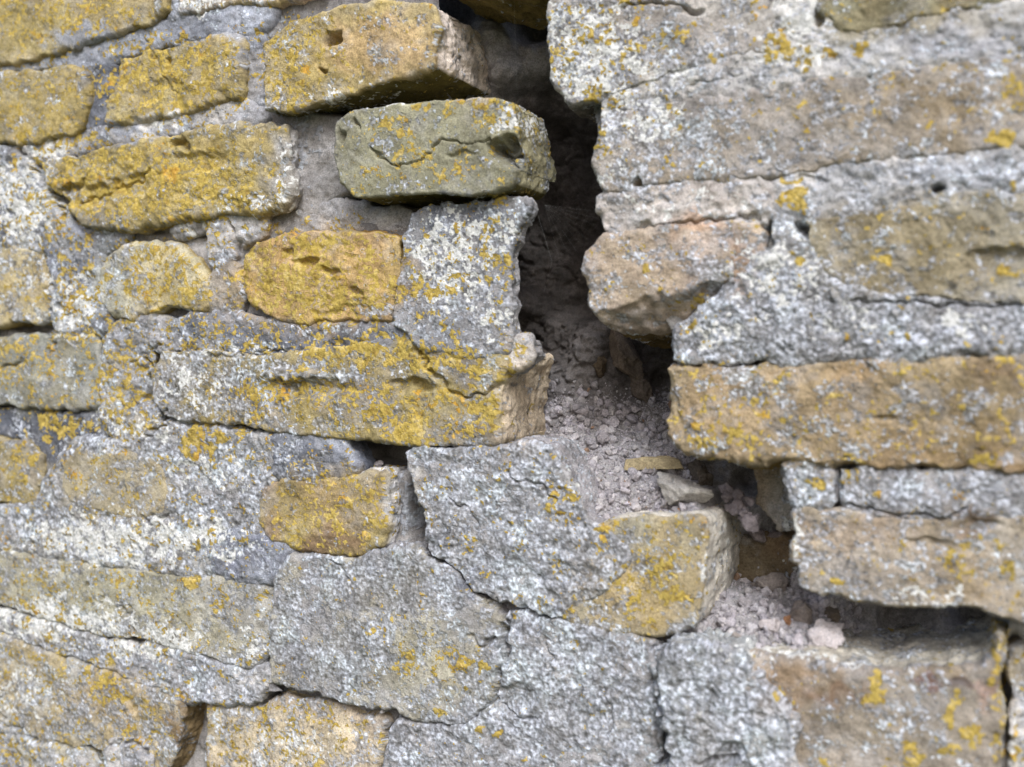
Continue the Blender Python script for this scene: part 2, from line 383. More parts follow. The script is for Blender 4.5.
def link_mesh(name, verts, quads, base, growth, mat, origin, parent=None, label=None, smooth=True):
    me = bpy.data.meshes.new(name)
    n, k = len(quads), quads.shape[1]
    me.vertices.add(len(verts))
    me.vertices.foreach_set('co', (verts - origin).astype(np.float32).ravel())
    me.loops.add(n * k)
    me.loops.foreach_set('vertex_index', quads.astype(np.int32).ravel())
    me.polygons.add(n)
    me.polygons.foreach_set('loop_start', np.arange(0, n * k, k, dtype=np.int32))
    me.update(calc_edges=True)
    me.polygons.foreach_set('use_smooth', np.full(n, smooth))
    for nm, arr in (('base', base), ('growth', growth)):
        a = me.attributes.new(nm, 'FLOAT_COLOR', 'POINT')
        full = np.ones((len(verts), 4), np.float32)
        full[:, 3] = .5
        full[:, :arr.shape[1]] = arr
        a.data.foreach_set('color', full.ravel())
    me.materials.append(MAT[mat])
    o = bpy.data.objects.new(name, me)
    scene.collection.objects.link(o)
    if parent is not None:
        o.parent = parent
        o.location = Vector(origin) - parent.location
    else:
        o.location = origin
    if label:
        o['label'] = label
    return o


def paint(P, n, px, py, base, base2, yl, gl, face, seed, tint=True, gk=1.0):
    """bare colour and growth masks for points of a surface; face = 1 on the weathered front, 0 deep on a side"""
    N = len(P)
    w1, w2 = pnoise(P, .011, 3), pnoise(P, .011, 4)
    qx, qy = px + w1 * 7, py + w2 * 7
    yd = np.full(N, yl, float)
    gd = np.full(N, gl, float)
    k = sstep(-.8, .8, pnoise(P, .03, seed + 1))[:, None]
    col = base * (1 - k) + base2 * k
    x0, x1, y0, y1 = px.min() - 12, px.max() + 12, py.min() - 12, py.max() + 12
    hit = lambda x, y, rx, ry: x + rx * 1.5 > x0 and x - rx * 1.5 < x1 and y + ry * 1.5 > y0 and y - ry * 1.5 < y1
    for x, y, rx, ry, d in YEL:
        if hit(x, y, rx, ry):
            yd = np.maximum(yd, d * ell(qx, qy, x, y, rx, ry))
    for x, y, rx, ry, d in GRY:
        if hit(x, y, rx, ry):
            gd = np.maximum(gd, gk * d * ell(qx, qy, x, y, rx, ry))
    wd = np.zeros(N)
    for x, y, rx, ry, d in WHT:
        if hit(x, y, rx, ry):
            wd = np.maximum(wd, d * ell(qx, qy, x, y, rx, ry, .9))
    if tint:
        for x, y, rx, ry, c, s in TINT:
            if hit(x, y, rx, ry):
                m = (s * ell(qx, qy, x, y, rx, ry))[:, None]
                col = col * (1 - m) + c * m
    lum = col @ np.array([.3, .55, .15])
    col = col * .78 + lum[:, None] * .22
    gd = gd * np.clip(.92 + .22 * pnoise(P, .026, 55), .5, 1.15)
    yd, gd = yd * .82 * (.1 + .9 * face), gd * (.25 + .75 * face)
    col = col * (1 + .17 * pnoise(P, .022, 53))[:, None]
    film = (sstep(-.2, 1.4, .85 * pnoise(P, .019, 51) + .5 * pnoise(P, .0045, 52)) * .3 * (.3 + .7 * face))[:, None]
    col = col * (1 - film) + S(160, 160, 164) * film
    f15, f28 = pnoise(P, .0015, 24), pnoise(P, .0030, 22)
    ny = .52 * pnoise(P, .010, 21) + .62 * f28 + .48 * f15
    ng = .62 * pnoise(P, .013, 31) + .5 * pnoise(P, .0042, 32) + .45 * pnoise(P, .0021, 33) + .36 * f15
    nw = .5 * pnoise(P, .010, 35) + .6 * pnoise(P, .0036, 36) + .5 * pnoise(P, .0017, 37)
    ty, tg, tw = probit(1 - yd), probit(1 - gd), probit(1 - np.clip(wd * (.2 + .8 * face), 0, 1))
    ym = sstep(ty - .35, ty + .35, ny / .97)
    gm = sstep(tg - .95, tg + .95, ng / .97)
    wm = sstep(tw - .8, tw + .8, nw / .93)
    ct = np.clip(.5 + .21 * (.62 * pnoise(P, .0026, 81) + .6 * f15 + .28 * pnoise(P, .0065, 82) + .25 * pnoise(P, .016, 83)), 0, 1)
    return col, ym, gm, wm, ng, ct


def relief(P, gm, ym, ng, ct, rough):
    d = .9 * pnoise(P, .045, 41) + .5 * pnoise(P, .014, 42) + .3 * pnoise(P, .0055, 43) + .16 * pnoise(P, .0024, 44)
    d *= rough
    pit = pnoise(P, .0065, 45)
    d -= 1.3 * sstep(1.5, 2.4, pit) * rough
    d += gm * (.25 + 0.85 * (ct - .5) + .12 * ng)
    d -= gm * .9 * sstep(.9, 2.1, pnoise(P, .0036, 48))
    d += ym * (.35 + .18 * pnoise(P, .0018, 47))
    return d * .001


def chaikin(p, n=2):
    for _ in range(n):
        q = np.roll(p, -1, 0)
        p = np.stack([p * .75 + q * .25, p * .25 + q * .75], 1).reshape(-1, 2)
    return p


def sdf(q, poly):
    """signed distance (inside positive) and closest-direction, q (N,2)"""
    N = len(q)
    best = np.full(N, 1e9)
    bx = np.zeros(N)
    by = np.zeros(N)
    inside = np.zeros(N, bool)
    for a, b in zip(poly, np.roll(poly, -1, 0)):
        ex, ey = b - a
        wx, wy = q[:, 0] - a[0], q[:, 1] - a[1]
        t = np.clip((wx * ex + wy * ey) / (ex * ex + ey * ey + 1e-18), 0, 1)
        dx, dy = wx - t * ex, wy - t * ey
        d = dx * dx + dy * dy
        m = d < best
        best = np.where(m, d, best)
        bx = np.where(m, dx, bx)
        by = np.where(m, dy, by)
        c = (a[1] > q[:, 1]) != (b[1] > q[:, 1])
        if c.any():
            xi = a[0] + (q[:, 1] - a[1]) * ex / (ey if abs(ey) > 1e-12 else 1e-12)
            inside ^= c & (q[:, 0] < xi)
    d = np.sqrt(best)
    s = np.where(inside, d, -d)
    inv = np.where(d > 1e-9, np.where(inside, -1, 1) / np.maximum(d, 1e-9), 0)
    return s, np.stack([bx * inv, by * inv], 1)     # outward direction


COUNT = [0]


def piece(name, poly, H, depth, base, base2, yl=.05, gl=.1, r=2.4, rough=1.0, mat='brick', side=None, under=None, slich=.25,
          ramps=(), label=None, parent=None, seed=None, resk=1.15, warp=1.0, taper=0.0, tint=True, step=1.5, smoothing=0, grow=0.0, gk=1.0):
    COUNT[0] += 1
    seed = COUNT[0] if seed is None else seed
    H, depth, r = H * .001, depth * .001, r * .001
    pp = np.array(poly, float)
    W = unproj(pp[:, 0], pp[:, 1], -H)
    poly2 = chaikin(W[:, [0, 2]], smoothing)
    c2 = poly2.mean(0)
    cpx, cpy, cz = proj(np.array([[c2[0], -H, c2[1]]]))
    res = resk * cz[0] / F
    lo, hi = poly2.min(0) - .004 - grow * .001, poly2.max(0) + .004 + grow * .001
    nx, ny = int((hi[0] - lo[0]) / res) + 2, int((hi[1] - lo[1]) / res) + 2
    gx, gy = np.meshgrid(lo[0] + np.arange(nx) * res, lo[1] + np.arange(ny) * res)
    g = np.stack([gx.ravel(), gy.ravel()], 1)
    P0 = np.stack([g[:, 0], np.full(len(g), -H), g[:, 1]], 1)
    wv = np.stack([pnoise(P0, .016, seed + 5), pnoise(P0, .016, seed + 9)], 1) * .0010 * warp
    wv += np.stack([np.tanh(4 * pnoise(P0, .010, seed + 15)), np.tanh(4 * pnoise(P0, .010, seed + 19))], 1) * .0006 * warp
    wv += np.stack([pnoise(P0, .0045, 6), pnoise(P0, .0045, 8)], 1) * .00045 * warp
    s, nd = sdf(g + wv, poly2)
    if grow:
        nd = np.where((s < 0)[:, None], nd, nd)
        s = s + grow * .001
    # keep cells well inside, snap the rim to the outline
    keepv = (s > .3 * res).reshape(ny, nx)
    cell = keepv[:-1, :-1] & keepv[1:, :-1] & keepv[:-1, 1:] & keepv[1:, 1:]
    idx = np.arange(nx * ny).reshape(ny, nx)
    q = np.stack([idx[:-1, :-1], idx[:-1, 1:], idx[1:, 1:], idx[1:, :-1]], -1)[cell]
    used = np.unique(q)
    remap = np.full(nx * ny, -1)
    remap[used] = np.arange(len(used))
    q = remap[q]
    g, s, nd = g[used], s[used], nd[used]
    # rim loop edges
    e = np.concatenate([q[:, [0, 1]], q[:, [1, 2]], q[:, [2, 3]], q[:, [3, 0]]])
    key = np.minimum(e[:, 0], e[:, 1]).astype(np.int64) * len(g) + np.maximum(e[:, 0], e[:, 1])
    _, inv, cnt = np.unique(key, return_inverse=True, return_counts=True)
    rim = e[cnt[inv] == 1]
    rv = np.unique(rim)
    g[rv] += nd[rv] * np.clip(s[rv], 0, 1.6 * res)[:, None]
    s[rv] = 0
    # smooth the rim a little along its length
    nb = np.zeros((len(g), 2))
    nc = np.zeros(len(g))
    for _ in range(3):
        nb[:] = 0
        nc[:] = 0
        np.add.at(nb, rim[:, 0], g[rim[:, 1]])
        np.add.at(nb, rim[:, 1], g[rim[:, 0]])
        np.add.at(nc, rim[:, 0], 1)
        np.add.at(nc, rim[:, 1], 1)
        g[rv] = .5 * g[rv] + .5 * nb[rv] / nc[rv][:, None]
    # front cap
    P3 = np.stack([g[:, 0], np.full(len(g), -H), g[:, 1]], 1)
    chip = .6 + 1.1 * np.maximum(0, pnoise(P3, .013, seed + 3)) + .5 * np.maximum(0, pnoise(P3, .005, seed + 4))
    t = np.clip(s / (r * chip), 0, 1)
    drop = r * (1 - np.sqrt(np.clip(1 - (1 - t) ** 2, 0, 1)))
    y = -H + drop
    P = np.stack([g[:, 0], y, g[:, 1]], 1)
    n = np.stack([nd[:, 0] * (1 - t), -np.maximum(t, .02), nd[:, 1] * (1 - t)], 1)
    n[rv] = np.stack([nd[rv, 0], np.full(len(rv), -.35), nd[rv, 1]], 1)
    n /= np.linalg.norm(n, axis=1)[:, None]
    px, py, _ = proj(np.stack([g[:, 0], np.full(len(g), -H), g[:, 1]], 1))
    face = np.clip(.5 + t * .8, 0, 1)
    ex = np.zeros(len(g))
    qx = px + pnoise(P, .009, 12) * 3
    qy = py + pnoise(P, .009, 13) * 3
    x0, x1, y0, y1 = px.min(), px.max(), py.min(), py.max()
    for (x, yy, rx, ry, dp) in DENT:
        if x + rx > x0 and x - rx < x1 and yy + ry > y0 and yy - ry < y1:
            ex += dp * .001 * ell(qx, qy, x, yy, rx, ry, .7)
    for pts, w, dp in CRACK:
        a = np.array(pts)
        if a[:, 0].max() > x0 and a[:, 0].min() < x1 and a[:, 1].max() > y0 and a[:, 1].min() < y1:
            d = polydist(px + pnoise(P, .006, 14) * 2.2, py + pnoise(P, .006, 15) * 2.2, pts)
            ex += dp * .001 * np.exp(-(d / (w * 1.5)) ** 2)
    for (ax_, ay_, bx_, by_, dr, pw) in ramps:
        dx, dy = bx_ - ax_, by_ - ay_
        tt = np.clip(((qx - ax_) * dx + (qy - ay_) * dy) / (dx * dx + dy * dy), 0, 1)
        ex += dr * .001 * tt ** pw
    if mat == 'mortar':
        ex -= .001 * (.5 * pnoise(P3, .010, 71) + .4 * pnoise(P3, .0045, 72))
        if grow:
            ex += .0016 * (1 - sstep(0, grow * .0013, s))
    P[:, 1] += ex
    # side rows
    span = depth - r
    rows = max(3, int(span / (res * step)))
    side = base if side is None else side
    under = side if under is None else under
    order = rv
    pos = {v: i for i, v in enumerate(order)}
    pmap = np.full(len(g), -1)
    pmap[order] = np.arange(len(order))
    gs = g.copy()
    for _ in range(7):
        nb[:] = 0
        np.add.at(nb, rim[:, 0], gs[rim[:, 1]])
        np.add.at(nb, rim[:, 1], gs[rim[:, 0]])
        gs[rv] = .4 * gs[rv] + .6 * nb[rv] / nc[rv][:, None]
    base_i = len(P)
    SP, SN, SF = [], [], []
    for k in range(1, rows + 1):
        f = k / rows
        pt = P[order].copy()
        pt[:, 1] += span * f
        kb = min(1.0, span * f / .005)
        pt[:, [0, 2]] = g[order] * (1 - kb) + gs[order] * kb - nd[order] * (taper * .001 * f)
        SP.append(pt)
        SN.append(np.stack([nd[order, 0], np.zeros(len(order)), nd[order, 1]], 1))
        SF.append(np.full(len(order), max(.0, .5 - span * f / .012)))
    allP = np.concatenate([P] + SP)
    allN = np.concatenate([n] + SN)
    allF = np.concatenate([face] + SF)
    ring = lambda k: (lambda v: v) if k == 0 else (lambda v: base_i + (k - 1) * len(order) + pmap[v])
    quads = [q]
    for k in range(rows):
        a, b = ring(k), ring(k + 1)
        quads.append(np.stack([a(rim[:, 1]), a(rim[:, 0]), b(rim[:, 0]), b(rim[:, 1])], 1))
    quads = np.concatenate(quads)[:, ::-1]
    apx, apy, _ = proj(np.stack([allP[:, 0], np.full(len(allP), -H), allP[:, 2]], 1))
    col, ym, gm, wm, ng, ct = paint(allP, allN, apx, apy, base, base2, yl, gl, slich + (1 - slich) * allF, seed, tint, gk)
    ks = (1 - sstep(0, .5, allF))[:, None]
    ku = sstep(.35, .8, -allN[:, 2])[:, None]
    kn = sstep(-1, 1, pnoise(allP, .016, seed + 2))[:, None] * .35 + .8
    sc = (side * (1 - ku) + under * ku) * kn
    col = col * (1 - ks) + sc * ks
    if mat == 'brick':
        ct = ct - .04
    allP = allP + allN * (relief(allP, gm, ym, ng, ct, rough) * (1 + .6 * ks[:, 0]))[:, None]
    org = np.array([c2[0], -H * .5, c2[1]])
    return link_mesh(name, allP, quads, col, np.stack([ym, gm, wm, ct], 1), mat, org, parent, label)


# ---------------------------------------------------------------- the wall
wall = bpy.data.objects.new('brick_wall', None)
scene.collection.objects.link(wall)
wall.location = (0, 0, GROUND_Z)
wall['label'] = 'old yellow brick wall crusted with lichen and split by a wide stepped crack'
wall['category'] = 'wall'
W = dict(parent=wall)
XL, XR, YT, YB = -70, 1085, -60, 830

B = lambda *a, **k: piece('brick', *a, parent=wall, **k)
def M(nm, *a, **k):
    k.setdefault('grow', 5.0)
    k.setdefault('r', 2.0)
    k.setdefault('smoothing', 1)
    return piece(nm, *a, parent=wall, mat='mortar', **k)



# left of the crack, from the top course down
B([(XL, YT), (168, YT), (168, 4), (150, 24), (100, 40), (50, 55), (0, 64), (XL, 74)], 6, 30, OCHRE, OCHRE2 * .85, .12, .12, label='ochre brick in the top left corner')
B([(178, YT), (330, YT), (322, -6), (270, 4), (226, 4), (200, 12), (178, 17)], 4, 30, TAN, OCHRE2, .2, .45)
B([(XL, 86), (0, 73), (20, 70), (68, 65), (85, 73), (89, 88), (84, 120), (77, 133), (34, 143), (0, 145), (XL, 150)], 6, 30, GOLD, OCHRE, .15, .18)
B([(118, 60), (143, 50), (171, 44), (205, 36), (234, 32), (242, 44), (241, 68), (239, 99), (205, 106), (164, 118), (130, 124), (104, 127), (108, 100)], 7, 34, OCHRE, OCHRE2 * .9, .2, .15, r=6)
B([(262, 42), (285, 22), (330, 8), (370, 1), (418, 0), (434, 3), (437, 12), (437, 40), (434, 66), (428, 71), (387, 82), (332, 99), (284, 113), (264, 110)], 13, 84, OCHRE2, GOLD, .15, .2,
  r=1.6, warp=.6, rough=1.0, side=S(206, 194, 184), under=ALGAE_SHADE, slich=.35, label='tan brick with a broken right end and a dark hole near its top', taper=0)
B([(41, 162), (85, 150), (137, 140), (191, 130), (239, 123), (278, 121), (287, 128), (290, 160), (291, 190), (286, 207), (260, 213), (208, 215), (171, 223), (130, 230), (82, 226), (65, 204), (44, 186)], 8, 54, OCHRE, GOLD, .2, .2,
  rough=1.5, side=S(180, 177, 176), under=GREYBR, slich=.4, label='long ochre brick with a worn grey right end')
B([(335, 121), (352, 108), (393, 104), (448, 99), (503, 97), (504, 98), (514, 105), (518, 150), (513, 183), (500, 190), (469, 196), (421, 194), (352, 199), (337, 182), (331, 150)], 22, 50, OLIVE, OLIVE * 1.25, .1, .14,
  r=1.6, warp=.6, rough=.6, side=S(150, 144, 116), under=ALGAE_SHADE, slich=.75, label='olive grey brick jutting out beside the crack, cracked across its face')
B([(411, 211), (428, 204), (455, 203), (500, 198), (526, 199), (532, 210), (516, 229), (510, 250), (510, 316), (512, 334), (508, 352), (470, 356), (430, 352), (413, 342), (396, 325), (394, 300), (401, 262), (403, 235)], 10, 12, CEMENT, S(120, 120, 124), .15, .55,
  rough=1.0, grow=1.0, r=2, side=CEMENT, label='mortar smothered header brick with white and yellow crust left of the crack')
M('mortar_lump', [(506, 334), (520, 330), (534, 344), (533, 362), (512, 372), (503, 364)], 6, 20, CEMENT, PALE, .2, .35, grow=0, rough=1.2)
B([(96, 275), (103, 255), (120, 243), (147, 238), (174, 243), (191, 258), (205, 282), (208, 303), (202, 313), (164, 309), (130, 321), (109, 318), (97, 299)], 7, 30, OCHRE2, S(172, 166, 140), .25, .3, r=5, rough=.7, label='small rounded header brick')
B([(242, 255), (256, 241), (275, 235), (318, 231), (380, 231), (401, 236), (401, 262), (395, 300), (391, 321), (340, 322), (294, 324), (262, 317), (248, 300), (241, 275)], 8, 35, S(176, 140, 78), GOLD, .4, .1, r=3, rough=1.2, label='golden header brick thick with yellow lichen')
B([(XL, 248), (12, 246), (40, 250), (46, 262), (47, 320), (40, 326), (12, 322), (0, 328), (XL, 330)], 6, 30, OCHRE2, S(172, 160, 124), .2, .45)
M('mortar_patch', [(XL, 152), (20, 152), (40, 190), (62, 216), (74, 238), (94, 262), (98, 300), (108, 326), (94, 333), (54, 331), (47, 318), (48, 262), (40, 249), (12, 245), (XL, 247)], 5.8, 20, S(160, 160, 160), SLATE * 1.4, .3, .6, rough=1.4)
B([(XL, 337), (0, 335), (40, 333), (94, 334), (99, 350), (100, 364), (102, 406), (70, 411), (0, 408), (XL, 407)], 6, 30, S(138, 138, 128), KHAKI, .25, .25, label='grey green brick at the left edge')
M('mortar_patch', [(101, 362), (104, 335), (122, 320), (144, 326), (147, 358), (146, 400), (160, 418), (144, 441), (118, 442), (105, 425), (103, 395)], 6, 22, S(150, 144, 132), CEMENT, .4, .5, rough=1.4)
B([(150, 372), (160, 350), (205, 349), (266, 355), (300, 350), (380, 338), (440, 346), (500, 350), (508, 356), (503, 380), (499, 405), (498, 440), (494, 446), (470, 447), (434, 448), (363, 441), (300, 436), (273, 432), (239, 426), (190, 424), (165, 418), (150, 400)], 9, 78, GREYBR, OCHRE, .15, .3,
  rough=.9, warp=.6, side=S(192, 176, 154), under=KHAKI, r=1.5, taper=0, slich=.1, label='long brick under the crack step with orange lichen and a bare tan end')
M('mortar_joint', [(125, 318), (160, 322), (205, 318), (240, 318), (262, 321), (294, 327), (340, 325), (394, 325), (415, 345), (380, 339), (300, 349), (266, 354), (205, 348), (160, 348), (148, 345), (144, 326)], 6, 18, SLATE * 1.2, CEMENT, .3, .4, rough=1.1)
M('mortar_lump', [(208, 226), (222, 213), (230, 221), (227, 262), (211, 268)], 3, 18, CEMENT, PALE, .3, .4)
M('mortar_lump', [(209, 273), (232, 267), (240, 281), (236, 305), (220, 316), (210, 311)], 3, 18, CEMENT, GREYBR, .2, .3)
M('mortar_lump', [(170, 226), (205, 217), (255, 214), (262, 220), (258, 232), (240, 242), (228, 232), (222, 214), (200, 226), (176, 236)], 2, 16, PALE, CEMENT, .15, .35)
M('mortar_joint', [(262, 216), (300, 213), (330, 202), (345, 206), (372, 214), (405, 210), (404, 230), (318, 229), (268, 233)], -6, 16, CEMENT, PALE, .02, .1)
M('mortar_joint', [(XL, 80), (0, 68), (50, 58), (100, 44), (150, 28), (172, 18), (172, YT), (176, YT), (176, 20), (226, 6), (272, 6), (260, 24), (246, 28), (204, 33), (140, 48), (106, 58), (88, 68), (70, 62), (20, 67)], 1, 14, BLUEGR, BLUEGR * 1.15, .06, .14, rough=.7)
M('mortar_joint', [(90, 90), (94, 68), (108, 62), (112, 80), (103, 100), (101, 126), (84, 134), (86, 122)], 0, 14, BLUEGR * .8, SLATE, .2, .12, rough=.8)
M('mortar_joint', [(XL, 153), (0, 149), (34, 146), (78, 135), (104, 129), (130, 127), (165, 121), (205, 109), (240, 102), (262, 114), (256, 121), (190, 128), (137, 137), (85, 147), (42, 160), (30, 156)], 2, 14, S(150, 150, 156), PALE, .06, .2, rough=.8)
M('mortar_joint', [(244, 34), (258, 26), (262, 40), (263, 108), (242, 101)], -2, 14, BLUEGR, CEMENT, .15, .15)
M('mortar_joint', [(62, 216), (80, 228), (128, 232), (118, 241), (101, 254), (93, 272), (88, 250), (70, 232)], 0, 14, CEMENT, SLATE, .1, .2)
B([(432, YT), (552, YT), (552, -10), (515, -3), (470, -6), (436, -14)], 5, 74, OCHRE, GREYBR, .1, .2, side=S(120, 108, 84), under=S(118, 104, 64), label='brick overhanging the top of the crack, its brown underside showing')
# middle left
B([(XL, 442), (0, 438), (25, 440), (40, 455), (43, 475), (38, 500), (20, 507), (0, 504), (XL, 505)], 6, 30, OCHRE, GREYBR, .25, .35)
M('mortar_joint', [(XL, 411), (0, 411), (70, 415), (104, 412), (106, 432), (120, 446), (100, 452), (76, 446), (62, 460), (46, 478), (44, 455), (28, 437), (0, 434), (XL, 438)], 1, 14, SLATE, SLATE * .8, .2, .3)
B([(63, 461), (76, 447), (100, 451), (140, 453), (164, 467), (166, 500), (161, 517), (123, 519), (97, 513), (70, 503), (62, 490)], 8.6, 30, S(158, 144, 110), GREYBR, .2, .15, rough=.7, gk=.55, label='dull ochre brick sunk in lichened mortar')
M('mortar_patch', [(46, 478), (62, 455), (76, 440), (104, 444), (143, 444), (165, 424), (200, 428), (240, 430), (275, 442), (274, 472), (268, 492), (255, 512), (262, 537), (240, 532), (206, 540), (216, 576), (150, 573), (110, 566), (60, 558), (10, 546), (XL, 545), (XL, 508), (20, 509), (40, 502)], 7.4, 26, CEMENT, S(150, 148, 146), .2, .75, rough=1.1)
M('mortar_lump', [(270, 436), (300, 434), (333, 441), (346, 450), (353, 473), (330, 480), (300, 480), (272, 474), (276, 452)], 8, 22, SLATE * 1.15, BLUEGR, .2, .3, rough=.8, label='slate coloured mortar flake on the small brick')
B([(262, 486), (280, 480), (303, 480), (356, 474), (374, 470), (384, 474), (388, 490), (388, 520), (384, 545), (376, 550), (353, 558), (330, 554), (294, 548), (264, 536), (257, 511)], 9, 46, OCHRE, BROWN * 1.15, .3, .12, gk=.35, rough=1.1, side=S(205, 203, 203), slich=.7)
M('mortar_lump', [(205, 539), (234, 530), (258, 538), (281, 546), (287, 556), (272, 577), (255, 580), (217, 574)], 9, 22, S(116, 120, 134), BLUEGR, .12, .25, rough=.7, label='smooth slate grey mortar lump')
M('mortar_patch', [(406, 449), (450, 450), (500, 447), (544, 441), (560, 468), (572, 488), (582, 512), (598, 528), (622, 542), (632, 570), (606, 590), (575, 604), (558, 616), (530, 614), (510, 603), (497, 601), (472, 590), (464, 576), (453, 567), (436, 558), (426, 538), (427, 517), (417, 500), (408, 472)], 11, 45, CEMENT, S(150, 148, 148), .15, .85, rough=.95, r=2, grow=1.5, side=DUST)
B([(572, 530), (597, 524), (626, 517), (700, 515), (708, 518), (709, 530), (707, 560), (702, 605), (694, 629), (662, 637), (620, 633), (580, 627), (553, 617), (560, 570)], 10, 95, S(160, 140, 94), S(150, 142, 118), .2, .3,
  rough=.6, r=1.3, warp=.5, side=S(196, 190, 180), under=KHAKI, slich=.3, taper=0, label='yellow flecked brick projecting at the foot of the crack with a squared end')
# lower left
B([(XL, 545), (0, 549), (110, 568), (215, 578), (273, 584), (271, 620), (271, 655), (250, 671), (200, 656), (147, 642), (100, 636), (60, 625), (0, 605), (XL, 590)], 8, 32, S(154, 148, 124), S(162, 158, 148), .25, .4, rough=.9, label='long pale brick with small orange flecks', ramps=[(252, 620, 276, 622, 7, 1.3)])
M('mortar_patch', [(XL, 595), (0, 610), (60, 629), (100, 640), (147, 646), (205, 659), (249, 674), (267, 668), (271, 683), (258, 699), (234, 704), (202, 701), (184, 703), (164, 691), (140, 681), (97, 666), (0, 631), (XL, 610)], 7.9, 26, CEMENT, PALE, .2, .7, rough=1.1, grow=2.5)
B([(XL, 614), (0, 634), (97, 669), (140, 684), (164, 694), (184, 705), (180, 740), (172, 766), (150, 800), (110, 805), (100, 752), (40, 742), (20, 728), (XL, 705)], 8.2, 60, S(160, 144, 106), S(166, 162, 152), .25, .5, rough=1.2, side=S(130, 112, 82), taper=0, slich=.1, label='low brick with a bare brown right end')
M('mortar_patch', [(XL, 710), (20, 733), (40, 746), (98, 756), (106, 808), (120, YB), (XL, YB)], 8, 26, S(164, 158, 140), CEMENT, .3, .55, rough=1.5)
M('mortar_lump', [(104, 745), (130, 743), (145, 752), (150, 790), (120, 800), (108, 790)], 12, 24, CEMENT, PALE, .3, .5)
B([(275, 580), (290, 556), (330, 556), (355, 561), (385, 550), (412, 546), (432, 560), (455, 572), (470, 592), (488, 606), (500, 622), (503, 640), (501, 664), (494, 688), (486, 712), (458, 725), (417, 722), (388, 712), (359, 709), (318, 692), (286, 689), (274, 682), (271, 648), (271, 619)], 11, 34, CEMENT, S(160, 154, 138), .1, .42, rough=.95, r=2, grow=.9, label='big grey crusted brick below the small ochre brick')
B([(205, 704), (230, 707), (258, 706), (285, 694), (318, 697), (359, 713), (386, 718), (384, 740), (379, 762), (366, YB), (205, YB)], 3, 34, S(182, 166, 134), TAN, .25, .45, rough=1.1, label='pale tan brick at the lower edge')
M('mortar_patch', [(392, 717), (417, 726), (458, 729), (488, 716), (497, 690), (505, 662), (506, 640), (502, 618), (518, 609), (540, 618), (560, 620), (600, 632), (640, 640), (656, 645), (658, 680), (660, 705), (656, 735), (660, 790), (655, YB), (372, YB), (384, 760)], 11, 38, CEMENT, S(150, 148, 148), .08, .72, rough=.9, grow=2.0)
M('mortar_patch', [(659, 645), (690, 641), (730, 648), (752, 668), (764, 696), (788, 714), (800, 738), (796, 765), (790, YB), (664, YB), (664, 770), (660, 735), (664, 705), (661, 680)], 23, 45, S(150, 152, 152), PALE, .03, .95, rough=1.8, r=4, grow=1, warp=2.5, label='thick rough lichen crust over mortar')
# right of the crack
B([(546, YT), (790, YT), (776, 0), (774, 30), (770, 50), (700, 68), (650, 83), (598, 102), (575, 104), (561, 99), (548, 82), (544, 48)], 10, 60, S(154, 146, 138), S(166, 160, 154), .2, .5, rough=.9, r=3.5, side=CRACK_DARK * 1.4, label='speckled grey brick at the top right of the crack')
M('mortar_joint', [(600, 104), (650, 85), (700, 70), (772, 48), (800, 44), (842, 40), (872, 33), (917, 23), (1005, 5), (XR, -14), (XR, 34), (960, 56), (880, 70), (800, 84), (740, 90), (680, 97), (640, 104)], 9.8, 28, S(170, 168, 166), PALE, .05, .3, rough=1.0, grow=7, r=2)
M('mortar_joint', [(778, YT), (810, YT), (811, 0), (824, 22), (840, 38), (800, 42), (774, 46), (776, 20)], 9.8, 26, PALE, S(206, 204, 202), .1, .4, grow=7, r=2)
B([(814, YT), (1060, YT), (1040, -14), (1005, 1), (917, 20), (870, 30), (842, 36), (826, 20), (814, 0)], 10, 30, KHAKI, OLIVE * 1.2, .15, .15, rough=1.0)
B([(597, 110), (640, 103), (700, 94), (760, 89), (850, 74), (960, 57), (XR, 36), (XR, 138), (1024, 148), (940, 158), (850, 164), (780, 180), (700, 183), (637, 188), (606, 196), (598, 190), (591, 161), (599, 126)], 10, 60, S(146, 132, 112), S(152, 144, 136), .1, .35, rough=1.0, r=3.5, side=CRACK_DARK * 1.4, label='long brown grey brick in the course right of the crack')
M('mortar_joint', [(602, 196), (637, 191), (705, 185), (771, 186), (772, 215), (700, 218), (664, 224), (616, 224), (604, 220)], 9.8, 50, S(180, 170, 164), PALE, .03, .3, rough=1.0, grow=7, r=2)
M('mortar_joint', [(776, 186), (850, 167), (940, 161), (1024, 151), (XR, 141), (XR, 182), (1024, 190), (950, 190), (880, 204), (832, 214), (803, 214), (776, 216)], 9.8, 26, S(164, 164, 168), PALE, .05, .45, rough=1.0, grow=7, r=2)
B([(803, 217), (832, 217), (880, 207), (950, 193), (1024, 192), (XR, 185), (XR, 305), (1000, 305), (950, 302), (900, 299), (860, 292), (832, 279), (810, 258)], 10, 30, S(142, 128, 98), S(150, 142, 122), .08, .3, rough=1.3, label='khaki brick at the right edge')
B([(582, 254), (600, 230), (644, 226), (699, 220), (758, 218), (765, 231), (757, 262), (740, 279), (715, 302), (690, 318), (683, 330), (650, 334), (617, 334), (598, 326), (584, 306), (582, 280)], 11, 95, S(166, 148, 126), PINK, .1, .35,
  rough=1.1, r=5, side=S(130, 112, 96), under=S(100, 84, 50), ramps=[(640, 300, 650, 336, 26, 1.0)], taper=-5, label='pinkish header brick with a chipped lower corner overhanging the crack')
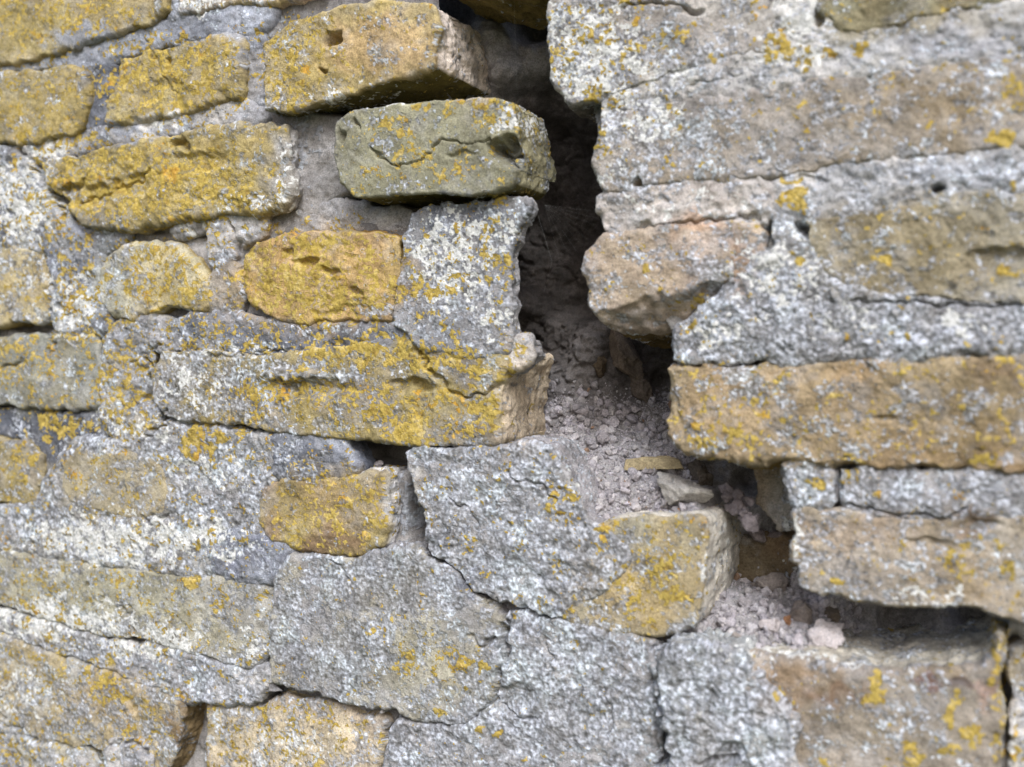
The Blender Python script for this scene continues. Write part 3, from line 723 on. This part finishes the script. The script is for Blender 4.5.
M('mortar_patch', [(678, 361), (677, 338), (690, 320), (715, 303), (740, 282), (757, 260), (768, 232), (800, 232), (812, 262), (835, 282), (860, 295), (900, 301), (950, 305), (1000, 310), (XR, 308), (XR, 344), (960, 350), (850, 355), (720, 359)], 10.8, 60, S(150, 150, 152), CEMENT, .08, .9, rough=1.4, r=3, grow=5, side=CRACK_DARK * 1.3, label='salt and pepper lichened mortar beside the pinkish header brick')
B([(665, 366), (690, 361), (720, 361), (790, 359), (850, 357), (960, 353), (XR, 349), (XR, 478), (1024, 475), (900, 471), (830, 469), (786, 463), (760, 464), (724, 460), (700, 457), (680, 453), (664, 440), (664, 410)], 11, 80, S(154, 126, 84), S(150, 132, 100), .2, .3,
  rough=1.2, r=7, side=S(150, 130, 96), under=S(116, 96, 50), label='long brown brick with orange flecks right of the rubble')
M('mortar_lump', [(786, 466), (812, 467), (828, 471), (836, 482), (834, 502), (812, 505), (792, 504), (788, 486)], 8.3, 40, CEMENT, S(150, 148, 148), .1, .8, rough=1.4)
M('mortar_joint', [(840, 473), (880, 472), (930, 476), (1024, 479), (XR, 481), (XR, 507), (1024, 510), (960, 514), (941, 517), (888, 513), (846, 502), (839, 488)], 8.3, 28, CEMENT, S(150, 148, 150), .1, .8, rough=1.0)
B([(792, 507), (835, 507), (888, 517), (941, 520), (XR, 509), (XR, 640), (1017, 620), (958, 608), (891, 610), (865, 600), (821, 597), (798, 588), (792, 550)], 8, 46, S(156, 142, 120), S(160, 152, 142), .12, .38, rough=.9, gk=.8, side=S(130, 122, 112), under=KHAKI, label='buff brick over the dark ledge at the right')
B([(738, 652), (790, 658), (840, 666), (900, 669), (960, 666), (990, 655), (1003, 636), (1003, 680), (1000, 720), (996, YB), (738, YB)], 17, 115, S(140, 124, 100), S(146, 134, 120), .08, .25, rough=.9, r=7, gk=.7, side=S(172, 166, 154), slich=.6, label='projecting brown brick in the lower right corner')
B([(1008, 650), (XR, 640), (XR, YB), (1008, YB)], 0, 40, S(180, 166, 140), PALE, .2, .5, ramps=[(1020, 735, 1020, 705, 12, 1)])

# inner brick end seen in the hollow right of the projecting brick
B([(748, 455), (815, 455), (815, 532), (778, 532), (764, 520), (752, 500)], -44, 40, S(158, 150, 138), S(150, 126, 92), .0, .1, rough=1.2, tint=False, smoothing=0, label='pale inner brick end at the back of the hollow')
B([(700, 536), (840, 534), (840, 585), (700, 585)], -72, 30, S(124, 108, 80), BROWN, .0, .05, rough=1.4, tint=False, smoothing=0)

# mortar bed behind everything, with the crack cut out
CRK = [(440, -70), (548, -70), (552, 85), (600, 112), (608, 222), (600, 245), (600, 322), (690, 322), (690, 380), (690, 440), (780, 460), (810, 480), (810, 590), (870, 600), (1010, 610), (998, 660), (740, 662), (700, 645), (640, 540), (575, 520), (545, 470), (492, 460), (494, 400), (494, 350), (508, 330), (510, 232), (520, 205), (500, 190), (505, 110), (470, 98), (420, 98), (440, 20)]
DEEP = [(400, 97, 90, 18, 40), (400, 206, 60, 14, 30), (378, 456, 36, 14, 45), (30, 327, 18, 5, 14), (105, 62, 12, 12, 4), (420, 520, 10, 40, 20), (190, 735, 20, 40, 10), (265, 690, 22, 8, 14), (1015, 690, 14, 50, 30), (1015, 348, 20, 5, 18), (700, 458, 60, 10, 30), (870, 608, 60, 10, 30), (105, 325, 6, 8, 8), (400, 300, 4, 40, 12), (280, 560, 10, 20, 12), (200, 228, 60, 8, 4), (300, 440, 20, 5, 10)]


def mortar_bed():
    res = .0011
    c = unproj([-75, 1090, 1090, -75], [-65, -65, 835, 835], 0.0)
    lo, hi = c[:, [0, 2]].min(0), c[:, [0, 2]].max(0)
    nx, ny = int((hi[0] - lo[0]) / res), int((hi[1] - lo[1]) / res)
    gx, gz = np.meshgrid(np.linspace(lo[0], hi[0], nx), np.linspace(lo[1], hi[1], ny))
    P = np.stack([gx.ravel(), np.full(gx.size, .006), gz.ravel()], 1)
    px, py, _ = proj(P)
    inside, _ = sdf(np.stack([px + pnoise(P, .01, 2) * 3, py + pnoise(P, .01, 5) * 3], 1), chaikin(np.array(CRK, float), 1))
    inside = inside + 0.0
    keep = (inside < 0) & (px > -80) & (px < 1095) & (py > -68) & (py < 838)
    for x, y, rx, ry, d in DEEP:
        P[:, 1] += d * .001 * ell(px, py, x, y, rx, ry, .6)
    col, ym, gm, wm, ng, ct = paint(P, None, px, py, S(142, 138, 136), S(122, 118, 117), .03, .12, np.full(len(P), .5), 77, False)
    P[:, 1] -= relief(P, gm, ym, ng, ct, 1.6)
    kv = keep.reshape(ny, nx)
    cell = kv[:-1, :-1] & kv[1:, :-1] & kv[:-1, 1:] & kv[1:, 1:]
    idx = np.arange(nx * ny).reshape(ny, nx)
    q = np.stack([idx[:-1, :-1], idx[:-1, 1:], idx[1:, 1:], idx[1:, :-1]], -1)[cell]
    used = np.unique(q)
    rm = np.full(nx * ny, -1)
    rm[used] = np.arange(len(used))
    org = P[used].mean(0)
    link_mesh('mortar_bed', P[used], rm[q], col[used], np.stack([ym, gm, ym * 0], 1)[used], 'mortar', org, wall)


mortar_bed()

# the wall goes on past the picture: more courses, coarser
def outer_wall():
    rng = random.Random(4)
    c = unproj([0, 1024, 1024, 0], [0, 0, 767, 767], 0.0)
    x0, x1, z0, z1 = c[:, 0].min(), c[:, 0].max(), c[:, 2].min(), c[:, 2].max()
    inner = unproj([XL - 4, XR + 4, XR + 4, XL - 4], [YT - 4, YT - 4, YB + 4, YB + 4], -.008)
    row, z = 0, z0 - .24
    while z < z1 + .24:
        x = x0 - .34 - (.11 if row % 2 else 0)
        while x < x1 + .34:
            L = .215 if rng.random() < .7 else .102
            bx = [x + .005, x + L - .005, x + L - .005, x + .005]
            bz = [z + .005, z + .005, z + .068, z + .068]
            P = np.array([[a, -.007, b] for a, b in zip(bx, bz)])
            px, py, _ = proj(P)
            if px.max() < XL + 6 or px.min() > XR - 6 or py.max() < YT + 4 or py.min() > YB - 4:
                pts = [(px[i] + rng.uniform(-2, 2), py[i] + rng.uniform(-2, 2)) for i in (3, 2, 1, 0)]
                B(pts, 7, 20, rng.choice([OCHRE, GOLD, GREYBR, KHAKI]), OCHRE2, rng.uniform(.1, .4), rng.uniform(.15, .5), resk=3.2)
            x += L
        z += .076
        row += 1
    res = .006
    gx, gz = np.meshgrid(np.arange(x0 - .5, x1 + .5, res), np.arange(z0 - .3, z1 + .3, res))
    P = np.stack([gx.ravel(), np.full(gx.size, .002), gz.ravel()], 1)
    px, py, _ = proj(P)
    keep = ~((px > -68) & (px < 1083) & (py > -56) & (py < 826))
    col, ym, gm, wm, ng, ct = paint(P, None, px, py, CEMENT, S(120, 116, 114), .1, .4, np.ones(len(P)), 70, False)
    P[:, 1] -= relief(P, gm, ym, ng, ct, 1.5)
    ny, nx = gx.shape
    idx = np.arange(nx * ny).reshape(ny, nx)
    q = np.stack([idx[:-1, :-1], idx[:-1, 1:], idx[1:, 1:], idx[1:, :-1]], -1).reshape(-1, 4)
    q = q[keep[q].all(1)]
    used = np.unique(q)
    rm = np.full(nx * ny, -1)
    rm[used] = np.arange(len(used))
    link_mesh('mortar_bed', P[used], rm[q], col[used], np.stack([ym, gm, wm], 1)[used], 'mortar', P[used].mean(0), wall)


outer_wall()

# the rubble core seen through the crack: x, y, depth behind the face in mm
CORE = [(450, -60, 60), (540, -60, 80), (450, 20, 85), (485, 40, 56), (500, 70, 54), (530, 60, 70), (470, 95, 62), (530, 100, 90), (545, 30, 100), (555, 110, 110), (570, 140, 145), (590, 170, 155), (560, 200, 150), (540, 230, 135), (585, 230, 155), (525, 280, 130), (560, 280, 135), (590, 300, 140),
        (530, 330, 125), (560, 340, 115), (590, 350, 92), (620, 355, 105), (650, 350, 130), (665, 380, 140), (640, 385, 108), (600, 390, 92), (560, 390, 88), (560, 420, 78), (600, 420, 82), (640, 420, 92), (670, 430, 96), (553, 447, 52), (590, 450, 60), (630, 460, 58), (680, 462, 64),
        (566, 470, 24), (590, 490, 24), (620, 500, 22), (650, 500, 26), (690, 500, 26), (600, 515, 8), (690, 515, 12), (545, 470, 6), (720, 470, 80), (750, 480, 100), (790, 480, 90), (790, 530, 85), (730, 500, 60), (750, 510, 70), (770, 545, 80), (790, 560, 120), (760, 560, 110),
        (740, 575, 66), (770, 590, 56), (800, 590, 60), (700, 638, 8), (720, 620, 20), (750, 615, 26), (780, 630, 16), (740, 645, 0), (800, 648, 4), (830, 610, 45), (860, 606, 80), (900, 610, 95), (980, 615, 95), (850, 640, 60), (950, 640, 70), (760, 655, -2), (1000, 600, 95),
        (480, 200, 60), (480, 300, 60), (500, 400, 95), (680, 300, 130), (720, 400, 120), (840, 500, 95), (640, 250, 120), (640, 150, 120), (620, 60, 100), (420, 60, 70), (640, 560, 60), (660, 600, 40)]


def rubble_core():
    res = .00085
    a = np.array(CORE, float)
    Q = np.stack([unproj([x], [y], d * .001)[0] for x, y, d in a])
    lo, hi = Q[:, [0, 2]].min(0) - .01, Q[:, [0, 2]].max(0) + .01
    nx, ny = int((hi[0] - lo[0]) / res), int((hi[1] - lo[1]) / res)
    gx, gz = np.meshgrid(np.linspace(lo[0], hi[0], nx), np.linspace(lo[1], hi[1], ny))
    gx, gz = gx.ravel(), gz.ravel()
    num = np.zeros(gx.size)
    den = np.zeros(gx.size)
    for (X, Y, Z) in Q:
        d2 = (gx - X) ** 2 + (gz - Z) ** 2
        w = 1 / (d2 + .006 ** 2) ** 1.9
        num += w * Y
        den += w
    P = np.stack([gx, num / den, gz], 1)
    px, py, _ = proj(P)
    PW = P + .004 * np.stack([pnoise(P, .012, 61), pnoise(P, .012, 62), pnoise(P, .012, 63)], 1) + .0012 * np.stack([pnoise(P, .004, 64), pnoise(P, .004, 65), pnoise(P, .004, 66)], 1)
    f1, f2 = worley(PW * np.array([1, .6, 1.15]), .022, 3)
    lump = (f2 - f1)
    loose = sstep(370, 430, py)
    big = np.clip(1 - f1 * 1.25, -1, 1)
    calm = 1 - .75 * sstep(150, 90, py) if False else 1 - .75 * (1 - sstep(90, 150, py))
    P[:, 1] -= (.005 * big + .003 * sstep(0, .3, lump)) * (1 - .75 * loose) * calm
    g1, g2 = worley(P, .0045, 5)
    P[:, 1] -= .0018 * (1 - g1) * (.35 + .65 * loose)
    P[:, 1] -= (.0013 * pnoise(P, .007, 4) + .0006 * pnoise(P, .0025, 6))
    k = sstep(-1, 1, pnoise(P, .02, 8))[:, None]
    col = DUST * (1 - k) + S(146, 144, 145) * k
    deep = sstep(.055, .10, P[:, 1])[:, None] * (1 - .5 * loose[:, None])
    col = col * (1 - deep) + CRACK_DARK * (.8 + .5 * k) * deep  # deeper core painted darker, standing in for cavity shade
    gm = np.clip(.15 + .2 * pnoise(P, .004, 9), 0, 1) * .3
    idx = np.arange(nx * ny).reshape(ny, nx)
    q = np.stack([idx[:-1, :-1], idx[:-1, 1:], idx[1:, 1:], idx[1:, :-1]], -1).reshape(-1, 4)
    # only what lies in or just behind the opening
    near, _ = sdf(np.stack([px, py], 1), np.array(CRK, float))
    keep = near > -75
    q = q[keep[q].all(1)]
    used = np.unique(q)
    rm = np.full(nx * ny, -1)
    rm[used] = np.arange(len(used))
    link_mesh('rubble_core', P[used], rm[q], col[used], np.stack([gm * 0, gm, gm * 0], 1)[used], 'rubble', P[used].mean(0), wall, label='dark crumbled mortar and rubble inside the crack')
    inc = near > -4
    return P[inc], px[inc], py[inc]


coreP, corex, corey = rubble_core()

# ---------------------------------------------------------------- loose stones in the crack
import bmesh


def ico(sub):
    bm = bmesh.new()
    bmesh.ops.create_icosphere(bm, subdivisions=sub, radius=1)
    v = np.array([x.co[:] for x in bm.verts])
    f = np.array([[x.index for x in fc.verts] for fc in bm.faces])
    bm.free()
    return v, f


ICO = {k: ico(k) for k in (1, 2, 4, 5)}


def rot(a, b, c):
    ca, sa, cb, sb, cc, sc = math.cos(a), math.sin(a), math.cos(b), math.sin(b), math.cos(c), math.sin(c)
    return np.array([[1, 0, 0], [0, ca, -sa], [0, sa, ca]]) @ np.array([[cb, 0, sb], [0, 1, 0], [-sb, 0, cb]]) @ np.array([[cc, -sc, 0], [sc, cc, 0], [0, 0, 1]])


def gravel():
    rng = np.random.default_rng(11)
    V, Fc, C = [], [], []
    off = 0
    dens = sstep(375, 430, corey) * (1 - .0 * corex) * (corex < 860)
    dens *= np.where((corex > 698) & (corey < 572), 0, 1)
    p = dens / dens.sum()
    pick = rng.choice(len(coreP), 15000, p=p)
    v1, f1 = ICO[1]
    v2, f2 = ICO[2]
    for i, k in enumerate(pick):
        size = .0004 * (1 + rng.pareto(2.4)) if i % 5 else .00075 * (1 + rng.pareto(2.0))
        size = min(size, .0038)
        big = size > .0016
        v, f = (v2, f2) if big else (v1, f1)
        jit = 1 + .26 * np.sin(v @ rng.normal(size=3) * 2.2 + rng.uniform(0, 6)) * .9 + rng.normal(size=len(v)) * (.09 if big else .16)
        m = rot(*rng.uniform(0, 6.3, 3))
        q = (v * jit[:, None] * (rng.uniform(.5, 1.2, 3))) @ m.T * size
        o = coreP[k].copy()
        o[1] -= size * rng.uniform(.1, .75)
        o[2] += size * .2
        V.append(q + o)
        Fc.append(f + off)
        off += len(v)
        c = DUST * rng.uniform(.75, 1.45) * np.array([1, rng.uniform(.97, 1.0), rng.uniform(.95, 1.04)])
        if rng.random() < .006:
            c = S(140, 116, 98)
        C.append(np.repeat(c[None], len(v), 0))
    V, Fc, C = np.concatenate(V), np.concatenate(Fc), np.concatenate(C)
    o = link_mesh('gravel', V, Fc, C, C * 0, 'rubble', V.mean(0), None, smooth=False)
    o['kind'] = 'stuff'
    o['label'] = 'grey crumbs of mortar spilled on the ledges of the crack'
    o['category'] = 'gravel'


gravel()


def depth_at(x, y):
    d = np.hypot(corex - x, corey - y)
    k = np.argsort(d)[:12]
    return coreP[k, 1].min()


def stone(name, label, cat, x, y, w, h, col, seed, thick=.8, tilt=0., gl=0., boxy=.0, group=None, lift=.35, rough=1.0, col2=None, y3=None):
    """a loose lump resting in the crack, about w x h photo pixels, sunk a little in what carries it"""
    rng = np.random.default_rng(seed)
    v, f = ICO[4] if max(w, h) < 26 else ICO[5]
    v = v.copy()
    if boxy:
        e = np.abs(v) ** (1 / (1 - boxy + 1e-6))
        v = v / (np.abs(v).max(1)[:, None] ** boxy)
    for _ in range(15):                                  # broken facets
        nrm = rng.normal(size=3)
        nrm /= np.linalg.norm(nrm)
        lim = rng.uniform(.40, .72)
        dd = v @ nrm
        v -= np.outer(np.maximum(dd - lim, 0) * .97, nrm)
    y3 = depth_at(x, y) if y3 is None else y3
    ctr = unproj([x], [y], y3)[0]
    _, _, z = proj(ctr[None])
    s = z[0] / F
    sc = np.array([w * .5 * s, thick * .5 * (w + h) * .5 * s, h * .5 * s])
    q = v * sc * 1.25
    ct, st = math.cos(tilt), math.sin(tilt)
    q = q @ np.array([[ct, 0, -st], [0, 1, 0], [st, 0, ct]])
    ctr = ctr + np.array([0, -lift * sc[1], 0])
    P = q + ctr
    n = v / np.linalg.norm(v, axis=1)[:, None]
    P = P + n * ((.0006 * pnoise(P, .006, seed) + .0004 * pnoise(P, .0025, seed) + .0002 * pnoise(P, .0012, seed)) * rough * min(1, sc.mean() / .004))[:, None]
    k = sstep(-1, 1, pnoise(P, .008, seed + 3))[:, None]
    c = col * (1 - .25 * k) if col2 is None else col * (1 - k) + col2 * k
    g = np.full(len(P), gl)
    o = link_mesh(name, P, f, c, np.stack([g * 0, g, g * 0], 1), 'rubble', ctr, None)
    o['label'] = label
    o['category'] = cat
    if group:
        o['group'] = group
    return o


stone('brick_chip', 'flat beige sliver of brick lying on the grey crumbs', 'brick chip', 659, 463, 54, 19, S(174, 159, 126), 3, lift=.6, thick=.6, tilt=math.radians(-9), boxy=.6, rough=.5)
stone('stone', 'pale angular stone at the edge of the ledge above the projecting brick', 'stone', 682, 491, 56, 40, S(182, 178, 173), 8, lift=.5, thick=.7, tilt=.25, boxy=.3, gl=.2)
stone('stone', 'dark stone leaning behind the pale angular stone', 'stone', 704, 478, 26, 34, S(96, 88, 80), 12, thick=.8, boxy=.3)
stone('mortar_lump', 'large whitish lump of mortar at the front of the lower ledge', 'mortar lump', 824, 638, 52, 34, S(182, 174, 174), 21, thick=.9, gl=.25, tilt=-.2, lift=.8, rough=1.8)
stone('mortar_lump', 'flat grey clod in the middle of the lower ledge', 'mortar lump', 775, 586, 38, 26, S(134, 126, 122), 23, thick=.7, boxy=.2)
stone('mortar_lump', 'squarish grey clod under the buff brick beside the whitish lump', 'mortar lump', 802, 614, 34, 30, S(140, 130, 124), 27, thick=.7, boxy=.3)
stone('mortar_lump', 'small brown clod in the shade under the buff brick', 'mortar lump', 830, 612, 26, 18, S(104, 94, 84), 29, thick=.8)
stone('mortar_lump', 'pale nub by the foot of the projecting brick end', 'mortar lump', 737, 637, 20, 12, S(168, 160, 154), 31)
stone('mortar_lump', 'upper right of the pale crumbs on the lower ledge', 'mortar lump', 772, 626, 20, 14, S(180, 172, 172), 37)
stone('mortar_lump', 'long pale crumb lying along the front of the lower ledge', 'mortar lump', 782, 648, 24, 9, S(184, 174, 166), 38)
stone('stone', 'reddish brown pebble among the crumbs of the lower ledge', 'stone', 788, 620, 9, 10, S(146, 108, 80), 41)
stone('mortar_lump', 'slanting slab of old mortar wedged deep in the crack under the header brick', 'mortar lump', 626, 362, 22, 58, S(118, 106, 94), 43, thick=.9, tilt=-.62, boxy=.7)
stone('mortar_lump', 'blocky lump of mortar below the slanting slab', 'mortar lump', 645, 392, 26, 26, S(110, 100, 92), 47, boxy=.3)
stone('mortar_lump', 'dark upright shard left of the slanting slab', 'mortar lump', 602, 368, 12, 32, S(92, 80, 66), 49, thick=.8, tilt=.1, boxy=.3)
for i, (x, y, w, h, t, lab) in enumerate([
        (727, 488, 20, 12, .5, 'topmost dark clod of the pile in the hollow, beside the pale angular stone'), (738, 496, 15, 12, .1, 'dark clod just below the topmost one of the pile in the hollow'),
        (747, 500, 12, 14, -.2, 'upright dark clod at the right side of the pile in the hollow'), (739, 505, 15, 10, .4, 'small dark clod in the middle of the pile in the hollow'),
        (744, 512, 22, 12, .3, 'wide dark clod second from the bottom of the pile in the hollow'), (749, 521, 24, 16, .45, 'largest dark clod at the bottom of the pile in the hollow'),
        (735, 511, 16, 14, -.3, 'dark clod low at the left of the pile in the hollow'), (728, 498, 16, 12, -.5, 'dark clod high at the left of the pile in the hollow')]):
    stone('mortar_clod', lab, 'mortar clod', x, y, w, h, S(118, 110, 112), 60 + i, thick=1.0, tilt=t, boxy=.35, lift=.0, y3=.034 - (y - 488) * .0003, group='dark clods piled in the hollow')
stone('mortar_lump', 'pale crumb bridging the dark hollow, left one of two', 'mortar lump', 758, 532, 20, 15, S(140, 130, 130), 71, lift=.8)
stone('mortar_lump', 'narrow pale crumb against the side of the buff brick', 'mortar lump', 778, 534, 20, 9, S(146, 134, 132), 73, lift=.8)
stone('mortar_lump', 'flat crumb on top of the projecting brick beside the pale stone', 'mortar lump', 714, 511, 26, 10, S(166, 156, 150), 75, lift=.8)
stone('stone', 'tiny orange chip in front of the pale angular stone', 'stone', 682, 509, 12, 5, S(176, 130, 92), 77, lift=.8)
for i, (x, y, w, h, lab) in enumerate([
        (604, 438, 15, 17, 'pale flat crumb left of the beige sliver on the upper ledge'), (626, 410, 10, 12, 'narrow upright crumb high at the back of the upper ledge'),
        (640, 428, 14, 10, 'grey crumb directly above the beige sliver'), (636, 408, 12, 10, 'grey crumb at the back of the upper ledge near the brown brick'),
        (625, 485, 15, 11, 'pale crumb below the left end of the beige sliver'), (636, 478, 13, 9, 'pale crumb touching the left side of the pale angular stone'),
        (622, 478, 9, 8, 'small pale crumb just under the tip of the beige sliver'), (597, 493, 10, 9, 'pale crumb at the lower left of the upper ledge'),
        (585, 412, 16, 8, 'long grey crumb beside the bare tan brick end'), (612, 500, 8, 7, 'tiny pale crumb at the front of the upper ledge'), (650, 472, 16, 8, 'flat pale crumb under the middle of the beige sliver')]):
    stone('mortar_crumb', lab, 'mortar crumb', x, y, w, h, S(158, 152, 155), 80 + i, lift=.7, group='larger crumbs on the upper ledge')
stone('stone', 'small grey pebble caught in the joint at the lower left', 'stone', 274, 688, 16, 11, S(140, 138, 140), 95, y3=-.004, lift=0)
stone('mortar_crumb', 'pale crumb in the dark gap above the small ochre brick, right of two', 'mortar crumb', 380, 464, 11, 8, S(170, 164, 166), 96, y3=.012, lift=0)
stone('mortar_crumb', 'pale crumb in the dark gap above the small ochre brick, left of two', 'mortar crumb', 364, 463, 8, 6, S(160, 154, 156), 97, y3=.012, lift=0)

# ---------------------------------------------------------------- spider web across the crack
def plain(name, col, rough=.6):
    m = bpy.data.materials.new(name)
    m.use_nodes = True
    b = m.node_tree.nodes['Principled BSDF']
    n = m.node_tree.nodes.new('ShaderNodeTexNoise')
    n.inputs['Scale'].default_value = 60
    r = m.node_tree.nodes.new('ShaderNodeValToRGB')
    r.color_ramp.elements[0].color = (*(np.array(col) * .75), 1)
    r.color_ramp.elements[1].color = (*(np.array(col) * 1.2), 1)
    m.node_tree.links.new(n.outputs[0], r.inputs[0])
    m.node_tree.links.new(r.outputs[0], b.inputs['Base Color'])
    b.inputs['Roughness'].default_value = rough
    return m


def web():
    root = bpy.data.objects.new('spider_web', None)
    scene.collection.objects.link(root)
    root['label'] = 'fine grey spider web stretched across the dark upper crack'
    root['category'] = 'spider web'
    silk = plain('silk', (.45, .45, .45))
    U = lambda x, y, d: unproj([x], [y], d)[0]
    hub = (545, 205)
    origin = U(*hub, .02)
    root.location = origin

    def strands(name, pairs, rad, stuff=False):
        V, Fq = [], []
        for a, b in pairs:
            k0 = len(V)
            for p in (a, b):
                for k in range(3):
                    V.append(p - origin + np.array([rad * math.cos(k * 2.094), 0, rad * math.sin(k * 2.094)]))
            Fq += [(k0 + k, k0 + (k + 1) % 3, k0 + 3 + (k + 1) % 3, k0 + 3 + k) for k in range(3)]
        me = bpy.data.meshes.new(name)
        me.from_pydata([tuple(v) for v in V], [], Fq)
        me.materials.append(silk)
        o = bpy.data.objects.new(name, me)
        scene.collection.objects.link(o)
        o.parent = root
        if stuff:
            o['kind'] = 'stuff'
    ends = [(560, 262), (570, 258), (577, 252), (583, 246), (588, 240), (592, 233), (597, 226), (600, 219), (602, 212)]
    for e in ends:
        strands('thread', [(origin, U(*e, .03))], .000014)
    strands('thread', [(U(538, 215, .02), U(552, 262, .03))], .00004)
    strands('thread', [(U(552, 262, .03), U(544, 292, .03))], .00004)
    strands('thread', [(U(514, 0, .01), U(517, 90, .03))], .00003)
    ringp = []
    for f in (.35, .5, .62, .75, .88):
        pts = [U(hub[0] + (e[0] - hub[0]) * f, hub[1] + (e[1] - hub[1]) * f, .02 + .01 * f) for e in ends]
        ringp += list(zip(pts[:-1], pts[1:]))
    strands('spiral_threads', ringp, .000014, True)


web()

# ---------------------------------------------------------------- ground in front of the wall
me = bpy.data.meshes.new('ground')
R_ = 400
me.from_pydata([(-R_, -R_, 0), (R_, -R_, 0), (R_, R_, 0), (-R_, R_, 0)], [], [(0, 1, 2, 3)])
gm_ = plain('meadow_grass', (.075, .085, .035), .95)
me.materials.append(gm_)
ground = bpy.data.objects.new('ground', me)
ground['kind'] = 'structure'
ground['label'] = 'grassy ground in front of the wall'
scene.collection.objects.link(ground)
